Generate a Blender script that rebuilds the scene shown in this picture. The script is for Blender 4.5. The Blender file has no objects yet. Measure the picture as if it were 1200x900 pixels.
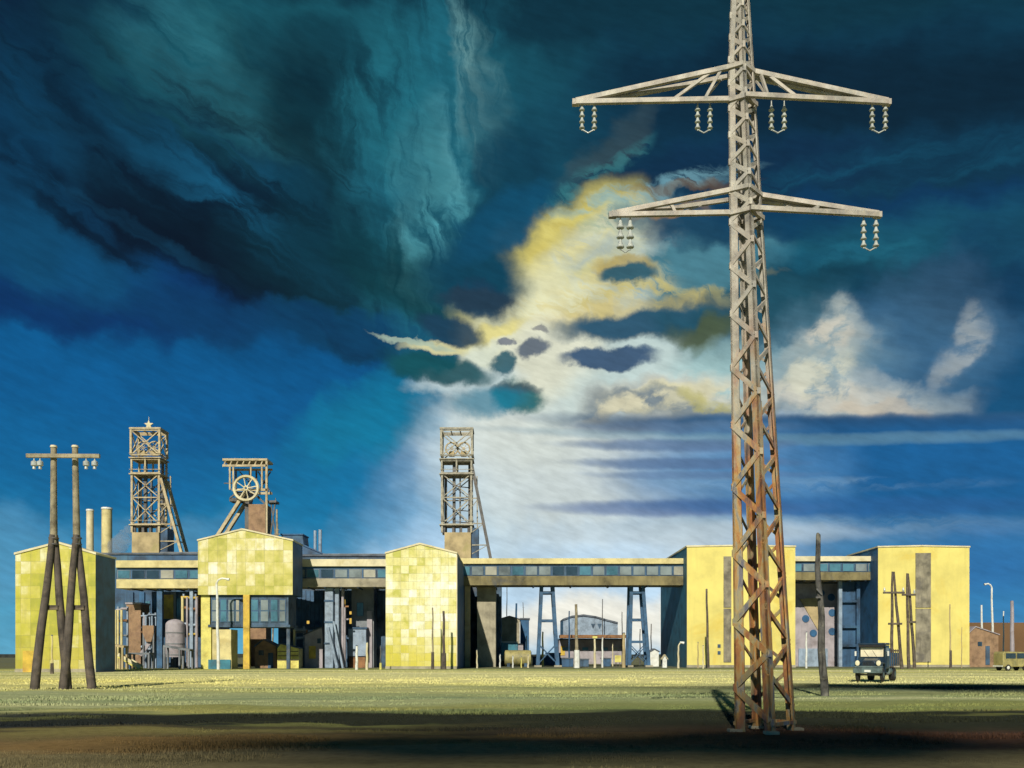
import bpy, math, random
import numpy as np
from mathutils import Vector, Matrix, noise as mnoise
random.seed(7)
rng = np.random.default_rng(7)
SC = bpy.context.scene
COL = SC.collection
F = 1100.0; HY = 768.0; CZ = 2.2          # focal length and horizon in photo pixels, eye height
def X(px, D): return (px - 600.0) / F * D
def Z(py, D): return (HY - py) / F * D + CZ
def P(px, py, D): return Vector((X(px, D), D, Z(py, D)))
def lin(c): 
    return tuple(((v/255)/12.92 if v/255 <= .04045 else ((v/255+.055)/1.055)**2.4) for v in c)

# ------------------------------------------------------------------ camera / render
cam = bpy.data.cameras.new('camera'); co = bpy.data.objects.new('camera', cam); COL.objects.link(co)
co.location = (0, 0, CZ); co.rotation_euler = (math.radians(90), 0, 0)
cam.sensor_width = 36; cam.lens = 36 * F / 1200; cam.shift_y = (HY - 450) / 1200
cam.clip_start = .1; cam.clip_end = 9000
SC.camera = co
SC.view_settings.view_transform = 'Standard'; SC.view_settings.look = 'None'
SC.view_settings.exposure = 0; SC.view_settings.gamma = 1; SC.view_settings.use_curve_mapping = False
SUN_EL = math.radians(33); SUN_AZ = math.radians(11)      # behind the viewer, a little to the left
SDIR = Vector((-math.sin(SUN_AZ)*math.cos(SUN_EL), -math.cos(SUN_AZ)*math.cos(SUN_EL), math.sin(SUN_EL)))
sl = bpy.data.lights.new('sun', 'SUN'); sl.energy = 4.6; sl.angle = math.radians(.5); sl.color = (1, .93, .78)
so = bpy.data.objects.new('sun', sl); COL.objects.link(so)
so.rotation_euler = SDIR.to_track_quat('Z', 'Y').to_euler(); so.location = (0, 0, 50)

# ------------------------------------------------------------------ node helper
class NT:
    def __init__(s, tree): s.t = tree; s.n = tree.nodes; s.l = tree.links
    def add(s, typ, **kw):
        n = s.n.new(typ)
        for k, v in kw.items(): setattr(n, k, v)
        return n
    def put(s, sock, v):
        if isinstance(v, bpy.types.NodeSocket): s.l.new(v, sock)
        elif v is not None:
            if sock.type == 'RGBA' and len(v) == 3: v = (*v, 1)
            sock.default_value = v
    def math(s, op, a, b=None, c=None, clamp=False):
        n = s.add('ShaderNodeMath', operation=op, use_clamp=clamp)
        s.put(n.inputs[0], a)
        if b is not None: s.put(n.inputs[1], b)
        if c is not None: s.put(n.inputs[2], c)
        return n.outputs[0]
    def vmath(s, op, a, b=None, scale=None):
        n = s.add('ShaderNodeVectorMath', operation=op)
        s.put(n.inputs[0], a)
        if b is not None: s.put(n.inputs[1], b)
        if scale is not None: s.put(n.inputs['Scale'], scale)
        return n.outputs['Value'] if op in ('LENGTH', 'DOT_PRODUCT') else n.outputs[0]
    def mix(s, fac, a, b, blend='MIX'):
        n = s.add('ShaderNodeMix', data_type='RGBA', blend_type=blend)
        s.put(n.inputs[0], fac); s.put(n.inputs[6], a); s.put(n.inputs[7], b)
        return n.outputs[2]
    def rng(s, v, a, b, c=0., d=1., smooth=True):
        n = s.add('ShaderNodeMapRange', interpolation_type='SMOOTHSTEP' if smooth else 'LINEAR')
        s.put(n.inputs[0], v)
        for i, q in enumerate((a, b, c, d)): s.put(n.inputs[i+1], q)
        return n.outputs[0]
    def noise(s, vec, scale, detail=3, rough=.55, dist=0., dim='3D'):
        n = s.add('ShaderNodeTexNoise', noise_dimensions=dim)
        s.put(n.inputs['Vector'], vec); n.inputs['Scale'].default_value = scale
        n.inputs['Detail'].default_value = detail; n.inputs['Roughness'].default_value = rough
        n.inputs['Distortion'].default_value = dist
        return n
    def mapping(s, vec, loc=(0,0,0), rot=(0,0,0), scale=(1,1,1), typ='POINT'):
        n = s.add('ShaderNodeMapping', vector_type=typ)
        s.put(n.inputs[0], vec); n.inputs['Location'].default_value = loc
        n.inputs['Rotation'].default_value = rot; n.inputs['Scale'].default_value = scale
        return n.outputs[0]
    def ramp(s, fac, stops, interp='LINEAR'):
        n = s.add('ShaderNodeValToRGB'); cr = n.color_ramp; cr.interpolation = interp
        while len(cr.elements) > 1: cr.elements.remove(cr.elements[-1])
        for i, (p, c) in enumerate(stops):
            e = cr.elements[0] if i == 0 else cr.elements.new(p)
            e.position = p; e.color = (*c, 1)
        s.put(n.inputs[0], fac)
        return n.outputs[0]
    def blob(s, col, vec, cx, cy, rx, ry, rot, soft, c, op=1., tex=None):
        # elliptical patch; vec carries 1 in its z so that one dot product holds the offset too
        c_, s_ = math.cos(math.radians(rot)), math.sin(math.radians(rot))
        p = s.vmath('DOT_PRODUCT', vec, (c_/rx, s_/rx, -(c_*cx+s_*cy)/rx))
        q = s.vmath('DOT_PRODUCT', vec, (-s_/ry, c_/ry, (s_*cx-c_*cy)/ry))
        r2 = s.math('MULTIPLY_ADD', q, q, s.math('MULTIPLY', p, p))
        k = s.rng(r2, (1-soft)**2, (1+soft)**2, op, 0.)
        if tex is not None: k = s.math('MULTIPLY', k, tex)
        return s.mix(k, col, c)

# ------------------------------------------------------------------ the sky
def build_sky():
    w = bpy.data.worlds.new('World'); SC.world = w; w.use_nodes = True
    t = NT(w.node_tree); t.n.clear()
    out = t.add('ShaderNodeOutputWorld'); bg = t.add('ShaderNodeBackground')
    sky = t.add('ShaderNodeTexSky', sky_type='NISHITA'); sky.sun_disc = False
    sky.sun_elevation = SUN_EL; sky.sun_rotation = math.radians(180) + SUN_AZ
    tc = t.add('ShaderNodeTexCoord').outputs['Generated']
    sx = t.add('ShaderNodeSeparateXYZ'); t.l.new(tc, sx.inputs[0]); x, y, z = sx.outputs
    A = t.math('MULTIPLY', t.math('ARCTAN2', x, y), F)
    hyp = t.math('SQRT', t.math('ADD', t.math('MULTIPLY', x, x), t.math('MULTIPLY', y, y)))
    E = t.math('MULTIPLY', t.math('DIVIDE', z, t.math('MAXIMUM', hyp, .15)), F)
    cb = t.add('ShaderNodeCombineXYZ'); t.l.new(A, cb.inputs[0]); t.l.new(E, cb.inputs[1]); cb.inputs[2].default_value = 1; V = cb.outputs[0]
    def warp(vec, sc, amt, det, seed):
        n = t.noise(t.mapping(vec, (seed, seed*.7, 0)), 1/sc, det, .55, 0, '2D')
        d = t.vmath('SUBTRACT', n.outputs['Color'], (.5, .5, .5))
        return t.vmath('ADD', vec, t.vmath('MULTIPLY', d, (amt, amt, 0)))
    W2 = warp(V, 45., 34., 5, 11)                  # crisp cloud edges
    W1 = warp(W2, 170., 120., 3, 400)              # broad swirls
    def brush(ang, lx, ly, seed, det=5, lo=.3, hi=.7, src=None, dist=.6):
        v = t.mapping(src if src is not None else W2, (seed, 0, 0), (0, 0, math.radians(ang)), (lx, ly, 1), 'TEXTURE')
        return t.rng(t.noise(v, 1, det, .6, dist, '2D').outputs[0], lo, hi)
    bL = brush(-28, 150, 38, 31)       # diagonal strokes of the left bank
    bV = brush(-80, 110, 26, 77)       # hanging veils at the centre
    bH = brush(3, 190, 26, 133)        # flat layers at the right
    W3 = t.vmath('ADD', V, t.vmath('MULTIPLY', t.vmath('SUBTRACT', W2, V), (1, .22, 0)))   # flat stratus
    bF = brush(-30, 46, 15, 15, 5, .34, .62, W2)   # wisps
    bC = brush(15, 34, 24, 215, 4, .30, .56, W3, 0.)   # billows
    L = lin
    def loc(px, py):
        az = math.atan((px-600)/F); return F*az, (HY-py)*math.cos(az)
    base = t.ramp(t.rng(t.math('ADD', E, t.math('MULTIPLY', t.math('SUBTRACT', bH, .5), 14.)), 0, 1000, 0, 1, False), [
        (0., L((96,170,202))), (.10, L((50,142,182))), (.17, L((14,110,156))), (.26, L((6,88,134))), (.34, L((4,76,118))),
        (.41, L((6,70,106))), (.52, L((10,58,84))), (.7, L((12,52,68))), (1., L((10,42,54)))])
    recs = []
    def b(px, py, rx, ry, rot, soft, c, op=1., tex=None, v=None):
        cx, cy = loc(px, py); az = math.atan((px-600)/F)
        recs.append((cx, cy, rx, ry, -rot-math.degrees(math.atan((HY-py)*math.sin(az)/F)), soft, L(c), op, tex, 0 if v is None else 1 if v is W2 else 2))
    # --- clear blue fields
    b(250, 430, 330, 60, 4, .6, (6,84,140), .6)
    b(90, 500, 170, 70, 0, .8, (10,96,154), .6)
    b(60, 650, 200, 30, 0, .8, (100,150,186), .4)
    b(400, 560, 130, 60, -30, .7, (14,116,164), .6)
    b(480, 480, 110, 40, -15, .6, (14,130,158), .5)
    # --- left storm bank
    b(140, 150, 330, 170, 22, .4, (7,30,54), .95)
    b(300, 345, 330, 34, 2, .6, (6,56,102), .85)
    b(330, 280, 290, 80, 30, .3, (5,28,46), .95, None, W2)
    b(190, 285, 110, 7, 32, .5, (30,104,146), .6, bL, W2)
    b(100, 355, 150, 32, 3, .5, (6,46,96), .85)
    b(70, 285, 80, 40, 25, .6, (12,78,118), .8)
    b(35, 180, 45, 80, 10, .7, (12,70,104), .6)
    b(410, 120, 230, 90, 12, .5, (26,92,106), .9)
    b(270, 110, 110, 40, 45, .6, (46,116,134), .8, bL)
    b(360, 150, 160, 60, 30, .7, (50,118,126), .6, bL)
    b(250, 210, 300, 50, 32, .7, (22,86,118), .6, bL)
    b(150, 120, 200, 60, 20, .7, (3,16,34), .8, bL)
    b(390, 75, 80, 30, 10, .6, (6,34,50), .6)
    b(405, 130, 90, 45, 15, .6, (5,34,46), .8)
    b(430, 225, 110, 36, 35, .5, (5,30,40), .75)
    b(330, 330, 160, 30, 30, .6, (4,20,34), .8)
    b(400, 310, 200, 30, 33, .7, (24,98,134), .75, bL)
    b(440, 250, 60, 26, 50, .6, (34,112,136), .7, bL)
    b(460, 335, 150, 60, 22, .6, (8,48,60), .85)
    b(440, 395, 110, 24, 10, .6, (10,72,96), .8)
    b(210, 300, 200, 20, 33, .5, (3,14,30), .8, bL)
    b(370, 385, 240, 22, 6, .6, (8,60,100), .7)
    # --- hanging pale veils
    b(506, 190, 66, 160, 4, .95, (34,112,130), .8, bV)
    b(500, 215, 50, 130, 4, 1., (30,104,124), .5)
    b(560, 110, 26, 80, -12, .6, (128,170,166), .55, bV)
    b(505, 240, 32, 84, 5, .9, (92,160,168), .7, bV)
    b(530, 310, 34, 56, -12, .7, (84,168,180), .8, bV)
    b(470, 160, 30, 90, -10, .7, (34,110,124), .6, bV)
    b(645, 140, 80, 70, -20, .6, (26,92,108), .75)
    b(600, 215, 30, 60, 20, .6, (8,52,74), .7)
    b(490, 335, 80, 30, 30, .7, (8,58,64), .8)
    b(400, 270, 90, 40, 35, .7, (6,44,54), .6, bL)
    # --- right bank
    b(1000, 170, 340, 110, 0, .45, (12,52,76), .95)
    b(1050, 95, 260, 40, -5, .6, (8,34,50), .85)
    b(870, 190, 130, 30, 0, .6, (12,44,72), .8)
    b(1080, 190, 180, 22, -12, .6, (18,78,104), .7, bH)
    b(1050, 255, 260, 22, 0, .6, (10,54,92), .8)
    b(1020, 320, 330, 50, 0, .6, (22,84,106), .9)
    b(1100, 310, 160, 12, 0, .6, (34,110,132), .5, bH)
    b(1030, 352, 300, 24, 2, .7, (12,54,70), .85)
    b(1120, 440, 190, 80, 0, .5, (18,74,112), .85)
    b(1160, 330, 60, 40, 0, .7, (12,52,84), .7)
    # --- pale horizon glow
    b(715, 610, 200, 120, 0, .6, (176,206,232), .9)
    b(560, 640, 110, 60, 0, .8, (120,176,214), .7)
    b(600, 575, 85, 95, -35, .6, (184,212,226), .85)
    b(700, 540, 150, 110, 0, .7, (206,216,214), .95)
    b(670, 700, 190, 60, 0, .8, (190,218,240), .9)
    b(690, 722, 100, 30, 0, .8, (250,244,226), .85)
    b(660, 440, 110, 90, -30, .5, (214,222,214), 1.)
    b(760, 430, 120, 60, 0, .6, (192,212,208), .9)
    b(770, 300, 90, 50, -10, .6, (92,142,152), .8)
    b(810, 300, 70, 30, 0, .6, (70,128,146), .6)
    # --- bright rift, sunlit rim
    b(664, 296, 106, 52, -42, .45, (116,124,92), .8)
    b(662, 300, 98, 44, -42, .40, (206,192,104), 1., None, W2)
    b(686, 314, 96, 40, -40, .4, (202,208,182), 1., None, W2)
    b(660, 305, 70, 14, -38, .5, (230,220,150), .8, bF, W2)
    b(720, 300, 60, 18, -20, .6, (172,190,186), .7, bF, W2)
    b(650, 345, 80, 14, -30, .5, (232,220,128), .7, bF, W2)
    b(600, 370, 62, 56, -40, .4, (218,208,130), 1., None, W2)
    b(625, 385, 70, 55, -30, .45, (224,224,184), 1., None, W2)
    b(690, 356, 90, 26, -14, .5, (218,208,150), .8, bF)
    b(640, 420, 60, 40, -20, .5, (222,224,202), .95, None, W2)
    b(572, 392, 40, 9, -22, .4, (226,216,140), .95, None, W2)
    b(530, 409, 50, 7, 4, .4, (214,210,160), .95, None, W2)
    b(480, 400, 44, 3.5, 12, .4, (170,190,170), .8, None, W2)
    b(556, 424, 34, 12, -30, .5, (210,218,200), .9, None, W2)
    b(548, 446, 56, 14, -5, .5, (196,214,216), .9, None, W2)
    b(780, 345, 90, 10, -8, .5, (200,186,108), .65, bF)
    b(690, 245, 40, 16, -38, .5, (214,204,120), .7, bF)
    b(745, 250, 46, 16, -20, .6, (130,166,164), .8, bF)
    b(770, 215, 90, 12, -12, .6, (120,172,186), .7, bF)
    b(820, 212, 50, 5, -3, .7, (120,92,52), .5)
    b(840, 262, 90, 22, 2, .5, (10,58,88), .9)
    b(800, 248, 40, 8, -6, .6, (176,132,60), .6)
    b(705, 162, 46, 12, -35, .9, (84,98,92), .3)
    b(690, 190, 60, 10, -35, .8, (60,130,136), .6, bF)
    # --- dark cloud tongues that overlap the rift from the left
    b(556, 325, 56, 44, 20, .4, (12,66,88), 1., None, W2)
    b(590, 262, 62, 28, -34, .35, (14,76,106), .95, None, W2)
    b(566, 352, 30, 18, 10, .35, (24,60,84), .9, None, W2)
    b(560, 352, 42, 12, 6, .3, (34,58,76), .95, None, W2)
    b(530, 388, 40, 15, 14, .3, (26,62,86), .95, None, W2)
    b(515, 434, 56, 15, 8, .35, (16,80,88), .95, None, W2)
    b(604, 462, 30, 19, 0, .3, (20,98,98), .95, None, W2)
    b(604, 452, 26, 7, 0, .5, (70,76,92), .6, None, W2)
    b(575, 470, 40, 16, -8, .5, (14,120,148), .8, None, W2)
    b(589, 428, 15, 12, 0, .25, (40,92,106), .95, None, W2)
    b(623, 410, 19, 10, -15, .3, (96,108,122), .95, None, W2)
    b(594, 402, 8, 5, 0, .3, (110,116,128), .9, None, W2)
    b(630, 388, 7, 4, 0, .3, (130,130,130), .8, None, W2)
    # --- islands of cloud in the rift
    b(735, 313, 34, 12, 0, .3, (180,158,84), .7, None, W2)
    b(737, 322, 32, 11, 0, .3, (56,98,112), 1., None, W2)
    b(760, 372, 104, 22, -5, .3, (206,186,110), .6, None, W2)
    b(762, 379, 108, 18, -5, .3, (48,88,112), 1., None, W2)
    b(870, 372, 90, 34, -6, .5, (30,80,98), .9)
    b(820, 380, 40, 16, -20, .5, (84,92,42), .7)
    b(712, 421, 54, 12, 0, .25, (66,92,120), 1., None, W2)
    b(860, 425, 60, 30, 0, .6, (160,196,196), .8)
    # --- cumulus heads
    b(955, 430, 60, 50, -10, .6, (110,150,170), .7)
    b(958, 408, 44, 30, -30, .5, (150,166,168), .8)
    b(1000, 474, 96, 20, 5, .5, (160,174,178), .85)
    b(940, 440, 50, 34, -20, .6, (150,172,176), .7)
    b(1103, 408, 15, 34, 20, .9, (128,148,162), .5)
    b(790, 474, 94, 24, -4, .45, (178,184,176), .9)
    b(960, 405, 42, 30, -30, .45, (172,180,174), .9, bC)
    b(925, 428, 44, 28, -20, .5, (150,172,176), .85, bC)
    b(972, 392, 22, 18, 0, .4, (204,200,184), .85, bC, W2)
    b(1000, 470, 92, 22, 6, .4, (168,180,180), .9, bC, W2)
    b(990, 466, 80, 14, 8, .4, (206,204,190), .85, bC, W2)
    b(940, 452, 34, 24, 0, .4, (214,214,192), .85, bC)
    b(1035, 478, 46, 8, 4, .4, (204,194,174), .8, None, W2)
    b(1085, 410, 60, 60, 0, .7, (80,120,150), .45)
    b(1102, 405, 13, 36, 18, .7, (172,178,176), .6, bC)
    b(790, 470, 92, 26, -4, .4, (206,208,192), .9, bC, W2)
    b(775, 462, 60, 12, -6, .4, (222,216,176), .85, bC, W2)
    b(785, 486, 92, 16, 0, .5, (116,130,138), .9)
    b(770, 470, 60, 9, -8, .5, (206,202,170), .8, bC, W2)
    b(838, 470, 28, 12, 0, .5, (182,176,100), .7, bC)
    b(735, 490, 50, 10, -8, .5, (218,212,180), .7, bC)
    b(960, 500, 260, 11, 0, .5, (52,88,122), .95, None, W3)
    b(1010, 500, 180, 10, 0, .6, (30,74,114), .8, None, W3)
    b(790, 502, 110, 7, 0, .5, (88,112,140), .8, None, W3)
    # --- blue under the shelf with pale and slate bands
    b(1060, 560, 250, 50, 0, .5, (22,94,150), .95, None, W3)
    b(860, 560, 90, 46, 0, .8, (90,144,190), .6, None, W3)
    b(940, 515, 240, 5, 0, .8, (96,138,160), .65, None, W3)
    b(790, 522, 110, 6, 0, .5, (88,116,152), .8, None, W3)
    b(800, 543, 105, 6, 0, .5, (84,112,150), .8, None, W3)
    b(820, 557, 100, 4, 0, .6, (96,124,160), .6, None, W3)
    b(940, 568, 130, 6, 0, .8, (128,166,196), .6, bH, W3)
    b(790, 596, 130, 8, 0, .5, (96,122,166), .8, None, W3)
    b(980, 594, 180, 9, 0, .6, (38,94,150), .7, None, W3)
    b(950, 622, 170, 11, 0, .9, (140,170,188), .7, bH, W3)
    b(1100, 650, 160, 30, 0, .8, (60,116,166), .7, None, W3)
    b(820, 625, 130, 10, 0, .8, (190,206,214), .7, None, W3)
    b(1160, 710, 70, 60, 0, .8, (18,98,166), .6, None, W3)
    # overall brushwork: fine strokes laid along the run of the clouds
    st1 = t.noise(t.mapping(V, (3, 9, 0), (0, 0, math.radians(-20)), (30, 9, 1), 'TEXTURE'), 1, 4, .6, 0, '2D').outputs[0]
    st2 = t.noise(V, 1/70., 3, .55, .0, '2D').outputs[0]
    k = t.rng(t.math('ADD', st1, t.math('MULTIPLY', st2, .8)), .6, 1.2, .87, 1.13, False)
    nish = t.vmath('SCALE', sky.outputs[0], scale=.02)
    def paint(x0, x1, y0, y1):
        """the sky patches that reach this stretch of sky, far ones first"""
        col, w1, w2, w3, n = base, W1, W2, W3, 0
        for cx, cy, rx, ry, rot, soft, c, op, tex, sharp in recs:
            ca, sa = math.cos(math.radians(rot)), math.sin(math.radians(rot)); g = (1+soft); mg = 26 if sharp else 72
            hx = g*math.hypot(rx*ca, ry*sa)+mg; hy = g*math.hypot(rx*sa, ry*ca)+mg
            if cx+hx < x0 or cx-hx > x1 or cy+hy < y0 or cy-hy > y1: continue
            n += 1
            if n % 8 == 0:      # keeps the graph evaluating in order, within the shader stack
                e = t.vmath('SCALE', col, scale=1e-7); w1 = t.vmath('ADD', w1, e); w2 = t.vmath('ADD', w2, e); w3 = t.vmath('ADD', w3, e)
            col = t.blob(col, (w1, w2, w3)[sharp], cx, cy, rx, ry, rot, soft, c, op, tex)
        z_ = t.vmath('SCALE', t.vmath('SCALE', col, scale=k), scale=9.65)
        bgn = t.add('ShaderNodeBackground'); bgn.inputs[1].default_value = .1
        t.l.new(t.vmath('ADD', z_, nish), bgn.inputs[0]); return bgn.outputs[0]
    def split(val, thr, lo, hi):
        m_ = t.add('ShaderNodeMixShader'); t.l.new(t.math('GREATER_THAN', val, thr), m_.inputs[0])
        t.l.new(lo, m_.inputs[1]); t.l.new(hi, m_.inputs[2]); return m_.outputs[0]
    I = 1e9
    xs = [-I, I]; ys = [-I, 345, I]
    def tiles(ix0, ix1, iy0, iy1):
        if ix1-ix0 >= iy1-iy0 and ix1-ix0 > 1:
            m_ = (ix0+ix1)//2; return split(A, xs[m_], tiles(ix0, m_, iy0, iy1), tiles(m_, ix1, iy0, iy1))
        if iy1-iy0 > 1:
            m_ = (iy0+iy1)//2; return split(E, ys[m_], tiles(ix0, ix1, iy0, m_), tiles(ix0, ix1, m_, iy1))
        return paint(xs[ix0], xs[ix1], ys[iy0], ys[iy1])
    front = tiles(0, len(xs)-1, 0, len(ys)-1)
    rear = t.add('ShaderNodeBackground'); rear.inputs[1].default_value = .1     # the same weather behind the viewer
    t.l.new(t.vmath('ADD', t.vmath('SCALE', t.vmath('SCALE', base, scale=k), scale=9.65), nish), rear.inputs[0])
    fin = split(y, 0., rear.outputs[0], front)
    gnd = t.add('ShaderNodeBackground'); gnd.inputs[0].default_value = (.4,.5,.5,1); gnd.inputs[1].default_value = .1
    t.l.new(split(z, -.02, gnd.outputs[0], fin), out.inputs[0]); t.n.remove(bg)
    w.cycles.sampling_method = 'MANUAL'; w.cycles.sample_map_resolution = 128
    SC.cycles.use_adaptive_sampling = True; SC.cycles.adaptive_threshold = .02; SC.cycles.adaptive_min_samples = 12
    SC.cycles.max_bounces = 4; SC.cycles.diffuse_bounces = 2; SC.cycles.glossy_bounces = 2
build_sky()

# ------------------------------------------------------------------ materials
MATS = {}
def mat(name, base, rough=.7, var=.25, scale=1., tint=None, metal=0., streak=0., bump=.15, bscale=None, emit=None):
    """weathered solid colour: base colour broken by noise patches, tinted stains and vertical run marks"""
    if name in MATS: return MATS[name]
    m = bpy.data.materials.new(name); m.use_nodes = True; t = NT(m.node_tree)
    bs = t.n['Principled BSDF']; tc = t.add('ShaderNodeTexCoord').outputs['Object']
    n1 = t.noise(tc, scale, 5, .6).outputs[0]
    dark = tuple(max(0, c*(1-var*1.6)) for c in base); lite = tuple(min(1, c*(1+var)) for c in base)
    c = t.ramp(n1, [(.32, dark), (.5, base), (.68, lite)])
    if tint is not None:
        c = t.mix(t.rng(t.noise(t.mapping(tc, (7, 3, 5)), scale*.6, 4, .65, .6).outputs[0], .5, .72, 0, .75), c, tint)
    if streak:
        sv = t.mapping(tc, (0,0,0), (0,0,0), (1, 1, .08))
        c = t.mix(t.rng(t.noise(sv, scale*5, 3, .6).outputs[0], .48, .75, 0, streak), c, dark)
    t.put(bs.inputs['Base Color'], c)
    bs.inputs['Roughness'].default_value = rough; bs.inputs['Metallic'].default_value = metal
    if bump:
        bn = t.add('ShaderNodeBump'); bn.inputs['Strength'].default_value = bump; bn.inputs['Distance'].default_value = .05
        t.l.new(t.noise(tc, bscale or scale*6, 4).outputs[0], bn.inputs['Height']); t.l.new(bn.outputs[0], bs.inputs['Normal'])
    if emit: bs.inputs['Emission Color'].default_value = (*emit[0], 1); bs.inputs['Emission Strength'].default_value = emit[1]
    MATS[name] = m; return m
def panel_mat(name, pw, ph, stops, joint=(.25,.24,.10), jw=.02, rough=.45, blend=(.0,.0), low=None):
    """rectangular cladding panels, each its own shade"""
    m = bpy.data.materials.new(name); m.use_nodes = True; t = NT(m.node_tree)
    bs = t.n['Principled BSDF']; tc = t.add('ShaderNodeTexCoord').outputs['Object']
    s = t.add('ShaderNodeSeparateXYZ'); t.l.new(tc, s.inputs[0])
    h = t.math('ADD', s.outputs[0], s.outputs[1])
    u = t.math('DIVIDE', h, pw); v = t.math('DIVIDE', s.outputs[2], ph)
    cb = t.add('ShaderNodeCombineXYZ'); t.l.new(t.math('FLOOR', u), cb.inputs[0]); t.l.new(t.math('FLOOR', v), cb.inputs[1])
    wn = t.add('ShaderNodeTexWhiteNoise', noise_dimensions='2D'); t.l.new(cb.outputs[0], wn.inputs['Vector'])
    big = t.noise(tc, .13, 2).outputs[0]
    k = t.math('ADD', t.math('MULTIPLY', t.math('POWER', wn.outputs['Value'], 1.4), .5), t.math('MULTIPLY', t.rng(t.math('ADD', t.math('MULTIPLY', big, .6), t.math('MULTIPLY', t.noise(tc, .7, 3).outputs[0], .4)), .35, .65), .5))
    c = t.ramp(k, stops)
    if low:   # lower courses are a deeper colour
        c = t.mix(t.rng(t.math('ADD', s.outputs[2], t.math('MULTIPLY', wn.outputs['Value'], low[2])), low[0], low[1], low[4], 0.), c, low[3])
    g = t.noise(tc, 1.6, 5, .65).outputs[0]
    c = t.mix(t.rng(g, .45, .8, 0, .35), c, (.34,.30,.08))
    run = t.noise(t.mapping(tc, (2,0,0), scale=(1,1,.07)), 2.6, 4, .65).outputs[0]
    c = t.mix(t.rng(run, .5, .75, 0, .5), c, (.40,.36,.12))
    c = t.mix(t.rng(t.noise(tc, .5, 4, .6).outputs[0], .5, .75, 0, .45), c, (.62,.58,.16))
    fu = t.math('FRACT', u); fv = t.math('FRACT', v)
    eu = t.math('MINIMUM', fu, t.math('SUBTRACT', 1., fu)); ev = t.math('MINIMUM', fv, t.math('SUBTRACT', 1., fv))
    j = t.math('MAXIMUM', t.math('LESS_THAN', eu, jw), t.math('LESS_THAN', ev, jw*pw/ph))
    c = t.mix(t.math('MULTIPLY', j, .42), c, joint)
    t.put(bs.inputs['Base Color'], c); bs.inputs['Roughness'].default_value = rough
    bn = t.add('ShaderNodeBump'); bn.inputs['Strength'].default_value = .4; bn.inputs['Distance'].default_value = .05
    t.l.new(t.math('SUBTRACT', t.math('MULTIPLY', g, .3), j), bn.inputs['Height']); t.l.new(bn.outputs[0], bs.inputs['Normal'])
    MATS[name] = m; return m
PAN_W = panel_mat('pale_panels', 1.28, 1.28, [(.08,(.46,.46,.08)),(.25,(.66,.62,.24)),(.5,(.74,.73,.42)),(.75,(.84,.84,.68)),(.9,(.88,.88,.80))],
                  low=(2., 11., 3., (.62,.54,.05), .8))
PAN_Y = panel_mat('yellow_panels', 1.25, 1.6, [(.1,(.34,.35,.04)),(.4,(.50,.47,.055)),(.65,(.58,.53,.13)),(.95,(.74,.73,.50))],
                  low=(1., 9., 3., (.42,.36,.04), .7))
PAN_H = panel_mat('mixed_panels', 1.5, 1.9, [(.1,(.38,.38,.05)),(.35,(.54,.50,.12)),(.55,(.62,.57,.2)),(.8,(.78,.74,.5)),(.95,(.85,.84,.7))],
                  low=(9.8, 12.6, .2, (.58,.50,.05), .8))
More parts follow.
